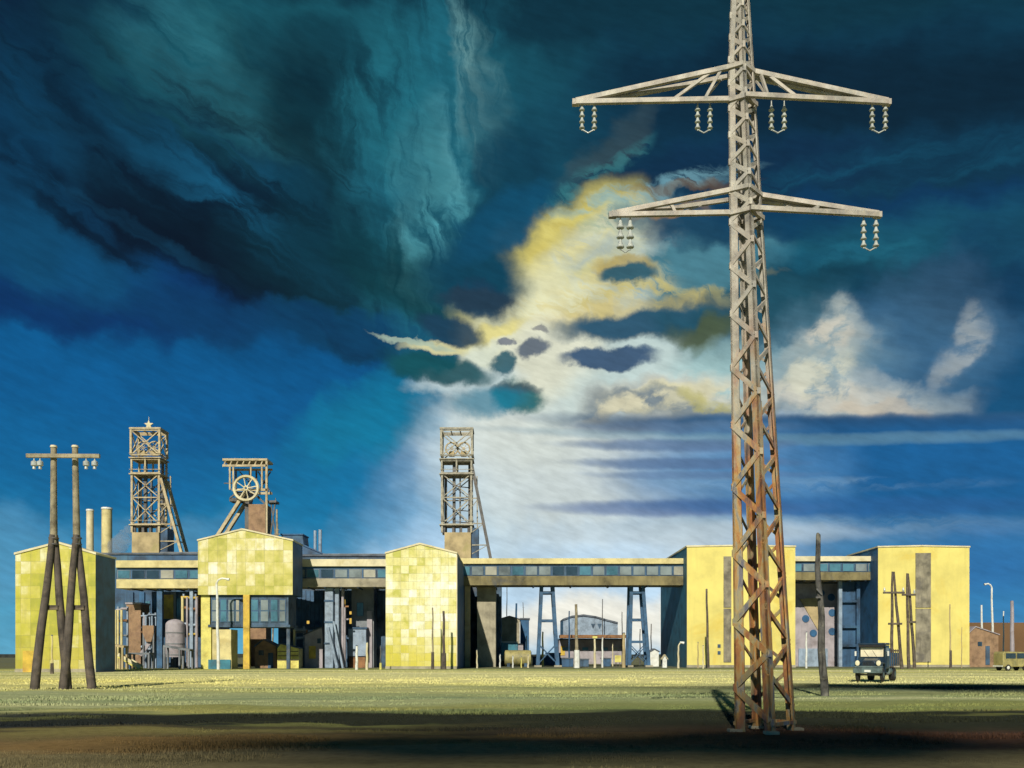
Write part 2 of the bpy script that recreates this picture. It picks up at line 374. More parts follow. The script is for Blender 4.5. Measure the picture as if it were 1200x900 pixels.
M = dict(
 yel=mat('yellow_render', (.73,.635,.19), .8, .10, .22, (.66,.50,.09), streak=.5),
 side=mat('blue_grey_shade_and_sheet', (.022,.105,.235), .6, .3, .5, (.03,.07,.15), streak=.5),  # shade on the block sides painted in as blue-grey; plain sheet colour elsewhere
 side2=mat('teal_grey_shaded_side', (.025,.13,.20), .6, .3, .4, (.06,.17,.22), streak=.4),  # shaded side of the yellow block, its shade put into the colour
 roof=mat('felt_roof', (.10,.12,.15), .8, .3, .6),
 trim=mat('cream_trim', (.62,.54,.26), .7, .2, .5, (.45,.36,.14)),
 trimw=mat('pale_trim', (.66,.60,.40), .7, .15, .5, (.5,.42,.2)),
 conc=mat('weathered_concrete', (.36,.33,.24), .85, .25, .5, (.22,.20,.15), streak=.4),
 tan=mat('tan_render', (.44,.35,.19), .85, .2, .5, (.34,.30,.12), streak=.2),
 olive=mat('olive_brown_beam', (.20,.17,.08), .8, .4, .35, (.10,.11,.12), streak=.4),
 oldyel=mat('faded_yellow_paint', (.34,.30,.12), .6, .3, .8, (.16,.17,.10), streak=.5),
 woodg=mat('grey_split_wood', (.085,.082,.075), .85, .55, 1.5, (.26,.24,.18), streak=.9),
 strip=mat('brown_grey_strip', (.26,.235,.17), .5, .35, .5, (.12,.11,.10), streak=.6),
 brick=mat('brown_brick', (.30,.19,.11), .85, .25, .8, (.2,.12,.08), streak=.2),
 navy=mat('navy_sheet_metal', (.028,.085,.175), .55, .45, .35, (.06,.16,.23), streak=.6),
 dark=mat('dark_shed_wall', (.045,.09,.15), .7, .5, .45, (.13,.14,.16), streak=.6),
 grey=mat('grey_render', (.20,.22,.24), .8, .3, .4, (.13,.12,.10), streak=.5),
 bluegrey=mat('pale_blue_sheet', (.26,.34,.44), .5, .25, .8, (.16,.2,.26), streak=.5),
 steel=mat('blue_painted_steel', (.035,.105,.21), .5, .3, .8, (.02,.05,.09)),
 glass=mat('dark_glass', (.03,.055,.08), .12, .3, .3, bump=.02),
 glassb=mat('blue_glass', (.08,.20,.27), .15, .3, .3, bump=.02),
 glassg=mat('grey_panel_glass', (.20,.24,.25), .2, .3, .3, bump=.02),
 glasst=mat('green_panel_glass', (.04,.15,.15), .2, .3, .3, bump=.02),
 glassp=mat('pale_panel', (.34,.34,.28), .4, .2, .5),
 ochre=mat('ochre_paint', (.58,.40,.05), .6, .25, .8, (.40,.22,.06)),
 yellow=mat('yellow_paint', (.66,.60,.16), .6, .2, .8, (.4,.3,.05)),
 white=mat('white_paint', (.72,.74,.70), .5, .12, 1.2, (.5,.48,.38)),
 lattice=mat('pale_lattice_steel', (.46,.38,.23), .6, .25, 1.0, (.30,.20,.10)),
 latticed=mat('dark_lattice_steel', (.10,.10,.10), .6, .35, 1.0, (.16,.10,.05)),
 latticeg=mat('grey_lattice_steel', (.33,.31,.24), .6, .3, 1.0, (.14,.13,.12)),
 wood=mat('weathered_pole_wood', (.095,.078,.065), .85, .4, 1.2, (.22,.17,.11), streak=.6),
 woodl=mat('silvered_pole_wood', (.30,.26,.17), .85, .35, 1.2, (.12,.09,.06), streak=.6),
 porc=mat('porcelain', (.44,.47,.45), .25, .2, 4.),
 rustw=mat('rusty_sheet', (.26,.13,.055), .8, .35, .8, (.12,.08,.06), streak=.4),
 teal=mat('teal_paint', (.035,.19,.27), .5, .25, .6, (.05,.1,.14)),
 mauve=mat('mauve_grey_render', (.36,.33,.36), .8, .2, .5, (.24,.2,.2), streak=.4),
 tyre=mat('tyre_rubber', (.018,.018,.018), .85, .3, 3),
 truck=mat('truck_blue_paint', (.012,.032,.060), .35, .35, 1.5, (.05,.065,.06)),
 bumper=mat('bumper_grey_green', (.11,.16,.16), .45, .3, 2, (.05,.06,.06)),
 windsc=mat('sunlit_windscreen', (.80,.72,.52), .35, .12, 1.2, bump=.02),  # bright glare on the glass is put into its base colour
 lampg=mat('headlamp_glass', (.80,.74,.52), .12, .1, 4, bump=.02),
 lit=mat('lit_window', (.6,.45,.12), .4, .2, 1, emit=((1,.62,.12), .8)),
 brownhill=mat('brown_earth', (.15,.085,.04), .95, .3, .05, (.12,.07,.04)),
 scrub=mat('scrub_soil', (.03,.035,.03), .95, .4, .3),
)
def pylon_mat():
    m = bpy.data.materials.new('galvanised_and_rust'); m.use_nodes = True; t = NT(m.node_tree)
    bs = t.n['Principled BSDF']; tc = t.add('ShaderNodeTexCoord').outputs['Object']
    s = t.add('ShaderNodeSeparateXYZ'); t.l.new(tc, s.inputs[0])
    n1 = t.noise(t.mapping(tc, scale=(1,1,.3)), 2.4, 5, .65, .4).outputs[0]
    n2 = t.noise(t.mapping(tc, (4,9,2)), 2.2, 4, .6).outputs[0]
    n3 = t.noise(t.mapping(tc, (14,1,22), scale=(1,1,.5)), 1.6, 4, .6).outputs[0]
    pale = t.ramp(n2, [(.3,(.21,.21,.20)),(.5,(.38,.36,.32)),(.7,(.52,.50,.45))])
    rust = t.ramp(n1, [(.28,(.07,.045,.06)),(.38,(.18,.10,.075)),(.47,(.38,.15,.045)),(.53,(.44,.26,.08)),(.58,(.33,.29,.20)),(.64,(.13,.13,.17)),(.72,(.30,.26,.24))])
    rust = t.mix(t.rng(n3, .5, .64, 0, .75), rust, (.36,.33,.17))
    k = t.rng(t.math('ADD', s.outputs[2], t.math('MULTIPLY', t.math('SUBTRACT', n3, .5), 9.)), 6.5, 12.5, .97, .1)
    c = t.mix(k, pale, rust)
    t.put(bs.inputs['Base Color'], c); bs.inputs['Roughness'].default_value = .6; bs.inputs['Metallic'].default_value = .1
    bn = t.add('ShaderNodeBump'); bn.inputs['Strength'].default_value = .4; bn.inputs['Distance'].default_value = .02
    t.l.new(t.noise(tc, 14, 4).outputs[0], bn.inputs['Height']); t.l.new(bn.outputs[0], bs.inputs['Normal'])
    return m
PYL = pylon_mat()

# ------------------------------------------------------------------ mesh builder
class MB:
    def __init__(s): s.v = []; s.f = []; s.m = []; s.smooth = False
    def add(s, vs, fs, mi=0):
        o = len(s.v); s.v += [tuple(v) for v in vs]
        for f in fs: s.f.append(tuple(o+i for i in f)); s.m.append(mi)
    def box(s, x0, x1, y0, y1, z0, z1, mi=0, fm=None):
        v = [(x0,y0,z0),(x1,y0,z0),(x1,y1,z0),(x0,y1,z0),(x0,y0,z1),(x1,y0,z1),(x1,y1,z1),(x0,y1,z1)]
        f = [(0,1,5,4),(1,2,6,5),(2,3,7,6),(3,0,4,7),(4,5,6,7),(3,2,1,0)]   # front,right,back,left,top,bottom
        for i, q in enumerate(f): s.add([v[j] for j in q], [(0,1,2,3)], (fm[i] if fm else mi)) if fm else None
        if not fm: s.add(v, f, mi)
        return s
    def beam(s, p, q, w, h=None, up=(0,0,1), mi=0):
        p = Vector(p); q = Vector(q); h = h or w; d = (q-p)
        if d.length < 1e-6: return s
        d.normalize(); up = Vector(up)
        if abs(d.dot(up)) > .97: up = Vector((0,1,0))
        a = d.cross(up).normalized()*w/2; b = a.cross(d).normalized()*h/2
        v = [p-a-b,p+a-b,p+a+b,p-a+b,q-a-b,q+a-b,q+a+b,q-a+b]
        s.add(v, [(0,1,2,3),(7,6,5,4),(0,4,5,1),(1,5,6,2),(2,6,7,3),(3,7,4,0)], mi); return s
    def angle(s, p, q, w, th, inward, mi=0):
        """steel angle section: two flanges"""
        p = Vector(p); q = Vector(q); d = (q-p).normalized(); i = Vector(inward)
        a = (i - d*i.dot(d)).normalized(); b = d.cross(a).normalized()
        a2 = (a+b).normalized(); b2 = (a-b).normalized()
        for u, n in ((a2, b2), (b2, a2)):
            v = [p, p+u*w, p+u*w+n*th, p+n*th]; v += [x+(q-p) for x in v]
            s.add(v, [(3,2,1,0),(4,5,6,7),(0,1,5,4),(1,2,6,5),(2,3,7,6),(3,0,4,7)], mi)
        return s
    def tube(s, pts, r, n=10, cap=True, mi=0):
        pts = [Vector(p) for p in pts]; rs = r if isinstance(r, (list, tuple)) else [r]*len(pts)
        rings = []
        prev = None
        for i, p in enumerate(pts):
            d = (pts[min(i+1, len(pts)-1)] - pts[max(i-1, 0)]).normalized()
            if prev is None: a = d.cross(Vector((0,1,0))) if abs(d.y) < .9 else d.cross(Vector((1,0,0)))
            else: a = prev - d*prev.dot(d)
            a.normalize(); prev = a; b = d.cross(a)
            rings.append([p + (a*math.cos(2*math.pi*k/n) + b*math.sin(2*math.pi*k/n))*rs[i] for k in range(n)])
        v = [x for rg in rings for x in rg]; f = []
        for i in range(len(pts)-1):
            for k in range(n): f.append((i*n+k, i*n+(k+1)%n, (i+1)*n+(k+1)%n, (i+1)*n+k))
        if cap: f.append(tuple(range(n-1, -1, -1))); f.append(tuple((len(pts)-1)*n+k for k in range(n)))
        s.add(v, f, mi); return s
    def prism(s, poly, y0, y1, fm=(0,1,1), sidemats=None):
        """poly: (x,z) list counter-clockwise seen from the front (-y)"""
        n = len(poly)
        v = [(x,y0,z) for x, z in poly] + [(x,y1,z) for x, z in poly]
        s.add(v[:n], [tuple(range(n))], fm[0]); s.add(v[n:], [tuple(range(n-1, -1, -1))], fm[2])
        for i in range(n):
            j = (i+1) % n; s.add([v[i], v[n+i], v[n+j], v[j]], [(0,1,2,3)], sidemats[i] if sidemats else fm[1])
        return s
    def ring(s, c, R, r, axis='y', n=20, m=6, mi=0):
        c = Vector(c); vs = []; fs = []
        for i in range(n):
            a = 2*math.pi*i/n
            for j in range(m):
                b = 2*math.pi*j/m; rr = R + r*math.cos(b); q = r*math.sin(b)
                p = (rr*math.cos(a), q, rr*math.sin(a)) if axis == 'y' else (q, rr*math.cos(a), rr*math.sin(a))
                vs.append(c+Vector(p))
        for i in range(n):
            for j in range(m): fs.append((i*m+j, i*m+(j+1)%m, ((i+1)%n)*m+(j+1)%m, ((i+1)%n)*m+j))
        s.add(vs, fs, mi); return s
    def build(s, name, mats, parent=None, smooth=False, bevel=0., label=None):
        me = bpy.data.meshes.new(name)
        off = Vector(parent['_w']) if parent is not None else Vector((0,0,0))
        me.from_pydata([tuple(Vector(v)-off) for v in s.v], [], s.f)
        for q in (mats if isinstance(mats, (list, tuple)) else [mats]): me.materials.append(q)
        me.polygons.foreach_set('material_index', s.m)
        if smooth:
            me.polygons.foreach_set('use_smooth', [True]*len(s.f))
        me.validate(); me.update()
        import bmesh
        bm = bmesh.new(); bm.from_mesh(me); bmesh.ops.remove_doubles(bm, verts=bm.verts, dist=1e-4) if not smooth else None
        bmesh.ops.recalc_face_normals(bm, faces=bm.faces); bm.to_mesh(me); bm.free()
        if smooth: me.set_sharp_from_angle(angle=math.radians(40))
        o = bpy.data.objects.new(name, me); COL.objects.link(o)
        if parent is not None:
            o.parent = parent
            o['_w'] = tuple(off)
        else: o['_w'] = (0,0,0)
        if bevel:
            b = o.modifiers.new('bevel', 'BEVEL'); b.width = bevel; b.segments = 2; b.limit_method = 'ANGLE'
        if label: o['label'] = label
        return o
def thing(name, label, cat, base, group=None):
    o = bpy.data.objects.new(name, None); COL.objects.link(o); o.location = base; o['_w'] = tuple(base)
    o.empty_display_size = .5
    o['label'] = label; o['category'] = cat
    if group: o['group'] = group
    return o
def tag(o, label, cat, group=None):
    o['label'] = label; o['category'] = cat
    if group: o['group'] = group
    return o
def struct(o, kind='structure'): o['kind'] = kind; return o
def part(name, mats, parent, fn, **kw):
    b = MB(); fn(b); return b.build(name, mats, parent, **kw)
def pbox(b, px0, px1, py0, py1, D, dep, mi=0, fm=None):
    """box whose front face covers a rectangle of the view at distance D"""
    b.box(X(px0,D), X(px1,D), D, D+dep, max(Z(py1,D), 0.) , Z(py0,D), mi, fm); return b
GY = 0.0
exec_order = []

# ------------------------------------------------------------------ ground
def build_ground():
    xs = np.concatenate([[-3500,-1500,-700,-350,-200,-130], np.linspace(-90, 90, 181), [130,200,350,700,1500,3500]])
    ys = np.concatenate([[-1500,-500,-150,-40,0,8], np.linspace(12, 110, 197), [125,150,190,250,400,800,1600,3000,6000]])
    vs = []; fs = []
    for y in ys:
        for x in xs:
            z = 0.
            if abs(x) < 95 and 8 < y < 108:
                k = min(1, (108-y)/20, (y-8)/5, (95-abs(x))/10)
                z = k*(.10*mnoise.noise((x*.12, y*.12, 0)) + .05*mnoise.noise((x*.5, y*.5, 3)) - .05)
            vs.append((x, y, z))
    n = len(xs)
    for j in range(len(ys)-1):
        for i in range(n-1): fs.append((j*n+i, j*n+i+1, (j+1)*n+i+1, (j+1)*n+i))
    b = MB(); b.add(vs, fs); 
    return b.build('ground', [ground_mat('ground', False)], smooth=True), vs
def ground_mat(name, blades):
    m = bpy.data.materials.new(name); m.use_nodes = True; t = NT(m.node_tree); L = lin
    bs = t.n['Principled BSDF']; tc = t.add('ShaderNodeTexCoord').outputs['Object']
    n = t.noise(t.mapping(tc, scale=(.5,1,1)), .20, 4, .6).outputs['Color']
    W = t.vmath('ADD', t.vmath('MULTIPLY', tc, (1,1,0)), t.vmath('MULTIPLY', t.vmath('SUBTRACT', n, (.5,.5,.5)), (14,9,0)))
    W = t.vmath('ADD', W, (0,0,1))
    s = t.add('ShaderNodeSeparateXYZ'); t.l.new(W, s.inputs[0])
    g1 = t.noise(t.mapping(tc, rot=(0,0,.06), scale=(.12,1,1)), .16, 5, .6).outputs[0]
    g2 = t.noise(t.mapping(tc, (5,5,0), rot=(0,0,-.05), scale=(.10,1,1)), .09, 3, .5).outputs[0]
    col = t.ramp(g1, [(.3,(.17,.22,.10)),(.42,(.38,.41,.18)),(.53,(.62,.60,.28)),(.66,(.80,.76,.46))])
    col = t.mix(t.rng(g2, .48, .62, 0, .6), col, (.66,.60,.14))
    col = t.mix(t.rng(g2, .44, .34, 0, .55), col, (.34,.40,.26))
    def b(cx, cy, rx, ry, rot, soft, c, op=1.):
        nonlocal col
        col = t.blob(col, W, cx, cy, rx, ry, rot, soft, c, op)
    # foreground shadow put into the ground colour as dark bands, ochre and green strips between
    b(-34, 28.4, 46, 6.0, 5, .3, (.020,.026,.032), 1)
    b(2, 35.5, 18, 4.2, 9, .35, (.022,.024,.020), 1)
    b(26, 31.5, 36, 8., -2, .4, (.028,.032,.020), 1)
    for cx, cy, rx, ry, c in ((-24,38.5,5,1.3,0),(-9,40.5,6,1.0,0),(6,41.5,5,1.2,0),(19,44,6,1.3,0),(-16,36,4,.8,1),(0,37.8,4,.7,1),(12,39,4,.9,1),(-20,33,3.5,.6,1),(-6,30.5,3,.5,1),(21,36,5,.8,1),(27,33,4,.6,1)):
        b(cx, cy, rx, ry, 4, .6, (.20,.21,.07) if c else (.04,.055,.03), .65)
    b(34, 42, 34, 3.0, 0, .5, (.34,.30,.07), .9)
    b(13, 40.5, 12, 1.2, 4, .5, (.24,.27,.07), .7)
    b(-14, 28.3, 12, .7, 9, .6, (.10,.09,.04), .7)
    b(50, 64, 40, 7, 0, .4, (.020,.034,.028), .95)  # right-hand shadow band, likewise laid into the ground colour
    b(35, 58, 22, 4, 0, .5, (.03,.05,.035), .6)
    b(-7, 24.2, 11, 1.6, 6, .6, (.62,.43,.12), .95)
    b(-14, 26.5, 8, 1.2, 8, .6, (.34,.32,.10), .85)
    b(10, 22, 70, 5., 0, .6, (.10,.055,.038), .75)
    b(26, 25, 22, 2.2, 0, .6, (.13,.065,.042), .85)
    b(-9, 40, 8, 1.6, 12, .6, (.50,.38,.06), .7)
    b(-2, 152, 300, 9, 0, .5, (.20,.25,.08), .6)
    b(-15, 52, 40, 9, 4, .6, (.26,.33,.20), .55)
    b(10, 43, 30, 4, 5, .6, (.22,.28,.12), .6)
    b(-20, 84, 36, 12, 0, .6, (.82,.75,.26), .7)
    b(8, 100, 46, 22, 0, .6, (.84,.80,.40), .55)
    f = t.noise(tc, 3.2, 5, .7).outputs[0]
    col = t.mix(t.rng(f, .4, .75, 0, .35), col, (0,.0,.0))
    # the yards behind the buildings are dark cinder
    s2 = t.add('ShaderNodeSeparateXYZ'); t.l.new(tc, s2.inputs[0])
    col = t.mix(t.rng(s2.outputs[1], 152, 160, 0, .8), col, (.06,.07,.06))
    t.put(bs.inputs['Base Color'], col); bs.inputs['Roughness'].default_value = 1.; bs.inputs['Specular IOR Level'].default_value = .05
    if not blades:
        bn = t.add('ShaderNodeBump'); bn.inputs['Strength'].default_value = .6; bn.inputs['Distance'].default_value = .08
        t.l.new(t.noise(tc, 5., 5, .7).outputs[0], bn.inputs['Height']); t.l.new(bn.outputs[0], bs.inputs['Normal'])
    return m
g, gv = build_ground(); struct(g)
def build_grass(n=190000):
    # tufts of rough grass on the field; density falls with distance
    u = rng.random(n); y = 17*(140/17.)**u
    x = (rng.random(n)*2-1)*y*.62
    bare = np.array([mnoise.noise((a*.18, c*.5, 9)) for a, c in zip(x, y)])
    keep = bare > .02; x = x[keep]; y = y[keep]; n = len(x)
    h = (.015+.05*rng.random(n)**3)*(.8+y/80); w = .006+.0009*y
    a = rng.random(n)*math.pi; lx = (rng.random(n)-.5)*h*.9; ly = (rng.random(n)-.5)*h*.9
    z0 = np.full(n, -.12); 
    dx = np.cos(a)*w; dy = np.sin(a)*w
    v = np.empty((n, 3, 3), np.float32)
    v[:,0] = np.stack([x-dx, y-dy, z0], 1); v[:,1] = np.stack([x+dx, y+dy, z0], 1); v[:,2] = np.stack([x+lx, y+ly, h-.03], 1)
    me = bpy.data.meshes.new('grass'); me.vertices.add(3*n); me.vertices.foreach_set('co', v.ravel())
    me.loops.add(3*n); me.loops.foreach_set('vertex_index', np.arange(3*n, dtype=np.int32))
    me.polygons.add(n); me.polygons.foreach_set('loop_start', np.arange(0, 3*n, 3, dtype=np.int32))
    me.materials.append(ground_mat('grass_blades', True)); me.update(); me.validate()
    o = bpy.data.objects.new('grass', me); COL.objects.link(o)
    o['kind'] = 'stuff'; o['label'] = 'rough grass and weeds growing over the open field'; o['category'] = 'grass'
build_grass()
hb = MB()
hp = [(-900,0)]
for i in range(61): xx = -900+30*i; hp.append((xx, 3+2.2*mnoise.noise((i*.23, 0, 5)) + 1.2*mnoise.noise((i*.9, 0, 1))))
hp.append((900,0)); hb.prism(hp[::-1], 900, 1500)
struct(hb.build('hills', M['scrub']))

# ------------------------------------------------------------------ unseen shade casters added behind the viewer
def shade_cloud(cx, cy, rx, ry, H, nl, seed):
    """unseen lumpy mass added so that its shade falls on the ground round (cx, cy)"""
    r = random.Random(seed); off = SDIR*(H/SDIR.z); b = MB()
    import bmesh
    bm = bmesh.new()
    for i in range(nl):
        a = (i+.5)/nl*2-1
        mtx = Matrix.Translation((cx+a*rx+off.x+r.uniform(-3,3), cy+off.y+r.uniform(-.25,.25)*ry, H+r.uniform(-1,1))) @ \
              Matrix.Diagonal((rx/nl*r.uniform(1.5,2.4), ry*r.uniform(.65,.95), ry*.25*r.uniform(.7,1.2), 1))
        bmesh.ops.create_icosphere(bm, subdivisions=4, radius=1, matrix=mtx)
    for v in bm.verts:
        d = mnoise.noise_vector(v.co*.12)*3 + mnoise.noise_vector(v.co*.4)*1.2
        v.co += Vector((d.x*1.6, d.y, d.z*.6))
    me = bpy.data.meshes.new('shade_cloud'); bm.to_mesh(me); bm.free()
    me.materials.append(mat('shade_cloud_grey', (.5,.53,.56), .95, .1, .02))
    o = bpy.data.objects.new('shade_cloud', me); COL.objects.link(o); o['kind'] = 'stuff'
    o['label'] = 'unseen cloudlike mass added to shade the field'; o['category'] = 'shade_cloud'
shade_cloud(38, 23.5, 42, 5.2, 240, 9, 3)
shade_cloud(64, 66, 36, 7.5, 240, 8, 5)

# ------------------------------------------------------------------ big blocks
def block(name, label, px0, px1, D0, D1, eave, peak, pkx, fmat, smat, group=None, feats=None):
    x0, x1 = X(px0, D0), X(px1, D0); ze = Z(eave, D0); zp = Z(peak, D0); xp = X(pkx, D0)
    root = thing(name, label, 'building', ((x0+x1)/2, (D0+D1)/2, 0), group)
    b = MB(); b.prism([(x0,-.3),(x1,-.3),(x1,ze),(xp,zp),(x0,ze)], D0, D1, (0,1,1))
    b.build('wall', [fmat, smat], root)
    b = MB()
    for (xa, za, xb, zb) in ((x0-.12, ze-.02, xp, zp), (xp, zp, x1+.12, ze-.02)):
        b.add([(xa,D0-.15,za+.01),(xb,D0-.15,zb+.01),(xb,D1+.15,zb+.01),(xa,D1+.15,za+.01),
               (xa,D0-.15,za+.28),(xb,D0-.15,zb+.28),(xb,D1+.15,zb+.28),(xa,D1+.15,za+.28)],
              [(0,1,5,4),(1,2,6,5),(2,3,7,6),(3,0,4,7),(4,5,6,7),(3,2,1,0)])
    b.build('roof', M['trimw'], root)
    b = MB(); b.box(x0-.06, x1+.06, D0-.08, D0-.004, 0, .45); b.build('plinth', M['conc'], root)
    if feats: feats(root, x0, x1, D0, D1, ze, zp)
    return root
def door(root, xa, xb, z1, D, m):
    b = MB(); b.box(xa, xb, D-.10, D-.012, 0.02, z1); d = b.build('door', m, root)
    b = MB(); b.box(xb-.35, xb-.2, D-.16, D-.10, z1*.48, z1*.52); b.build('handle', M['white'], d)

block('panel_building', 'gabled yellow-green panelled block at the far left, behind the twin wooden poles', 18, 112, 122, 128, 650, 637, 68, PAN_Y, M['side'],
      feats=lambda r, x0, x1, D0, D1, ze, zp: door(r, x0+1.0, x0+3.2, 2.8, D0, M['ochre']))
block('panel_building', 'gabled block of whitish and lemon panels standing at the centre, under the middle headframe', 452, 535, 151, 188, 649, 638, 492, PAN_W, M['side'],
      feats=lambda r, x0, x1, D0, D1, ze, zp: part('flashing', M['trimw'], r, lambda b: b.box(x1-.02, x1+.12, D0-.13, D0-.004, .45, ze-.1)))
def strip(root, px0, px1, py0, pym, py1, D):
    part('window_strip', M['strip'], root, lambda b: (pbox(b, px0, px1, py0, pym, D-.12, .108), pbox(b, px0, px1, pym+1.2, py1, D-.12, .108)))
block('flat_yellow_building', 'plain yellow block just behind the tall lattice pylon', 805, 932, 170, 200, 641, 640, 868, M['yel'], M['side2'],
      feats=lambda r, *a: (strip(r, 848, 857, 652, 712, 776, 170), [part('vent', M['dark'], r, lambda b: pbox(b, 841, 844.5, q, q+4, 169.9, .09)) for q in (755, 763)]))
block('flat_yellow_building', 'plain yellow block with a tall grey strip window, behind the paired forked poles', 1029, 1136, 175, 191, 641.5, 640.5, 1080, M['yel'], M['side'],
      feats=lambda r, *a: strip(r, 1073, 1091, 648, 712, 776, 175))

# the raised box on columns
def raised():
    D = 150; D1 = 157
    r = thing('raised_panel_building', 'gabled box of mixed yellow panels raised on columns, below the wheel headframe', 'building', (X(288,D), D+3, 0))
    x0, x1 = X(232,D), X(343,D); zb = Z(697,D); ze = Z(634,D); zp = Z(621,D); xp = X(284,D)
    b = MB(); b.prism([(x0,zb),(x1,zb),(x1,ze),(xp,zp),(x0,ze)], D, D1, (0,1,1)); b.build('wall', [PAN_H, M['side']], r)
    b = MB()
    for (xa, za, xb, zc) in ((x0-.12, ze-.02, xp, zp), (xp, zp, x1+.12, ze-.02)):
        b.add([(xa,D-.15,za+.01),(xb,D-.15,zc+.01),(xb,D1+.15,zc+.01),(xa,D1+.15,za+.01),(xa,D-.15,za+.26),(xb,D-.15,zc+.26),(xb,D1+.15,zc+.26),(xa,D1+.15,za+.26)],
              [(0,1,5,4),(1,2,6,5),(2,3,7,6),(3,0,4,7),(4,5,6,7),(3,2,1,0)])
    b.build('roof', M['trimw'], r)
    # glazed service storey slung under the box
    part('service_storey', M['dark'], r, lambda b: (b.box(X(246,D+.6), X(338,D+.6), D+.6, D+6, Z(732,D+.6), zb-.01), b.box(X(244,D+.6), X(340,D+.6), D+.5, D+6.1, Z(735,D+.6), Z(732,D+.6)-.003)))
    cols = ['glassg','glassb','glassg','glassp','glassb','glassg','glassb','glassg']
    for i, (a, c) in enumerate(((248,255),(258,266),(267,275),(276,281),(294,303),(305,315),(317,326),(327,335))):
        f = part('window', M['navy'], r, lambda b: b.box(X(a,D+.5), X(c,D+.5), D+.5, D+.59, Z(729,D+.5), Z(702,D+.5)))
        part('pane', M[cols[i]], f, lambda b: (b.box(X(a+.8,D+.5), X(c-.8,D+.5), D+.44, D+.498, Z(715,D+.5), Z(703,D+.5)), b.box(X(a+.8,D+.5), X(c-.8,D+.5), D+.44, D+.498, Z(728,D+.5), Z(716.5,D+.5))))
    for a, c in ((285,292.5),):
        part('column', M['ochre'], r, lambda b: b.box(X(a,D), X(c,D), D-.1, D+.45, 0, zb-.004), bevel=.04)
    for px in (334,):
        part('column', M['dark'], r, lambda b: b.box(X(px,D), X(px+4,D), D+.9, D+1.5, 0, Z(735,D+.6)-.01), bevel=.04)
    part('stair_tower', M['yellow'], r, lambda b: (b.box(X(234,D), X(246,D), D+.6, D+5, 0, zb-.01)), bevel=.03)
    part('porch', M['trim'], r, lambda b: (b.box(X(247,D), X(270,D), D+.7, D+4, 0, Z(737.5,D))), bevel=.03)
    part('porch_base', M['teal'], r, lambda b: b.box(X(243,D), X(269,D), D+.42, D+.59, 0, Z(773,D)))
raised()

# ------------------------------------------------------------------ galleries
def gallery(label, px0, px1, D, pys, cols, seed, trim, low):
    r_ = random.Random(seed); dep = 5.0; (a, b_, c, d, e) = pys     # roof top, roof bottom, window top/bottom, sill beam bottom
    x0, x1 = X(px0,D), X(px1,D)
    r = thing('conveyor_gallery', label, 'gallery', ((x0+x1)/2, D+dep/2, 0), 'covered galleries joining the blocks')
    part('roof', M[trim], r, lambda b: b.box(x0, x1, D-.5, D+dep+.3, Z(b_,D), Z(a,D)), bevel=.05)
    part('wall', M['navy'], r, lambda b: b.box(x0+.02, x1-.02, D, D+dep, Z(d,D)+.004, Z(b_,D)-.004))
    part('sill_beam', M[low], r, lambda b: b.box(x0+.01, x1-.01, D-.3, D+dep, Z(e,D), Z(d,D)), bevel=.05)
    n = max(5, int((px1-px0)/15)); w = (x1-x0)/n
    for i in range(n):
        xa = x0+i*w+.12; xb = x0+(i+1)*w-.12
        f = part('window', M['grey' if r_.random() < .15 else 'dark'], r, lambda b: b.box(xa, xb, D-.07, D-.004, Z(d,D)+.12, Z(c,D)))
        part('pane', M[cols[i % len(cols)] if r_.random() < .6 else r_.choice(cols)], f, lambda b: b.box(xa+.1, xb-.1, D-.11, D-.073, Z(d,D)+.2, Z(c,D)-.08))
    # brackets under the beam
    part('truss_rib', M['dark'], r, lambda b: [b.beam((x0+k*(x1-x0)/6,D-.1,Z(e,D)-.02),(x0+k*(x1-x0)/6,D+dep,Z(e,D)-.02),.25,.3) for k in range(1,6)])
gallery('short gallery between the far left block and the raised box', 137, 238, 160, (657,665.5,668,679,689.5), ['glassb','glass','glassg','glassp','glassb'], 1, 'trim', 'trim')
gallery('gallery between the raised box and the central panelled block', 342, 458, 160, (655.5,664,667,678,688), ['glassg','glassb','glass','glassg','glassp'], 2, 'trimw', 'conc')
gallery('longest gallery, bridging the open gateway on two steel trestles', 536, 804, 174, (654.5,661,663.5,675,686), ['glassb','glassg','glasst','glassg','glassb','glassg','glassg','glassp','glass'], 3, 'trim', 'olive')
gallery('gallery running from the pylon to the right-hand yellow block', 925, 1032, 179, (652,658,660.5,670.5,680), ['glassb','glassg','glassb','glass'], 4, 'trimw', 'olive')

# ------------------------------------------------------------------ trestles under the long gallery
def trestle(label, t0, t1, b0, b1, D, rungs, lat):
    r = thing('steel_trestle', label, 'trestle', (X((b0+b1)/2,D), D+1.5, 0), 'blue trestles under the long gallery')
    zt = Z(686,D)-.02
    def q(px_t, px_b, z, y): k = z/zt; return Vector((X(px_b,D)*(1-k)+X(px_t,D)*k, y, z))
    for y in (D+.6, D+4.2):
        for tp, bp in ((t0,b0),(t1,b1)):
            part('leg', M['steel'], r, lambda b: b.beam(q(tp,bp,0,y), q(tp,bp,zt,y), .62, .5))
            if y < D+1: part('footing', M['conc'], r, lambda b: b.box(X(bp,D)-.7, X(bp,D)+.7, y-.6, y+.6, 0, .35), bevel=.04)
        for py in rungs:
            z = Z(py,D); part('rung', M['steel'], r, lambda b: b.beam(q(t0,b0,z,y), q(t1,b1,z,y), .38, .42))
    for y in (D+.6, D+4.2): part('bracing', M['steel'], r, lambda b: (b.beam(q(t0,b0,Z(lat[0],D),y), q(t1,b1,Z(lat[1],D),y), .16), b.beam(q(t1,b1,Z(lat[0],D),y), q(t0,b0,Z(lat[1],D),y), .16)))
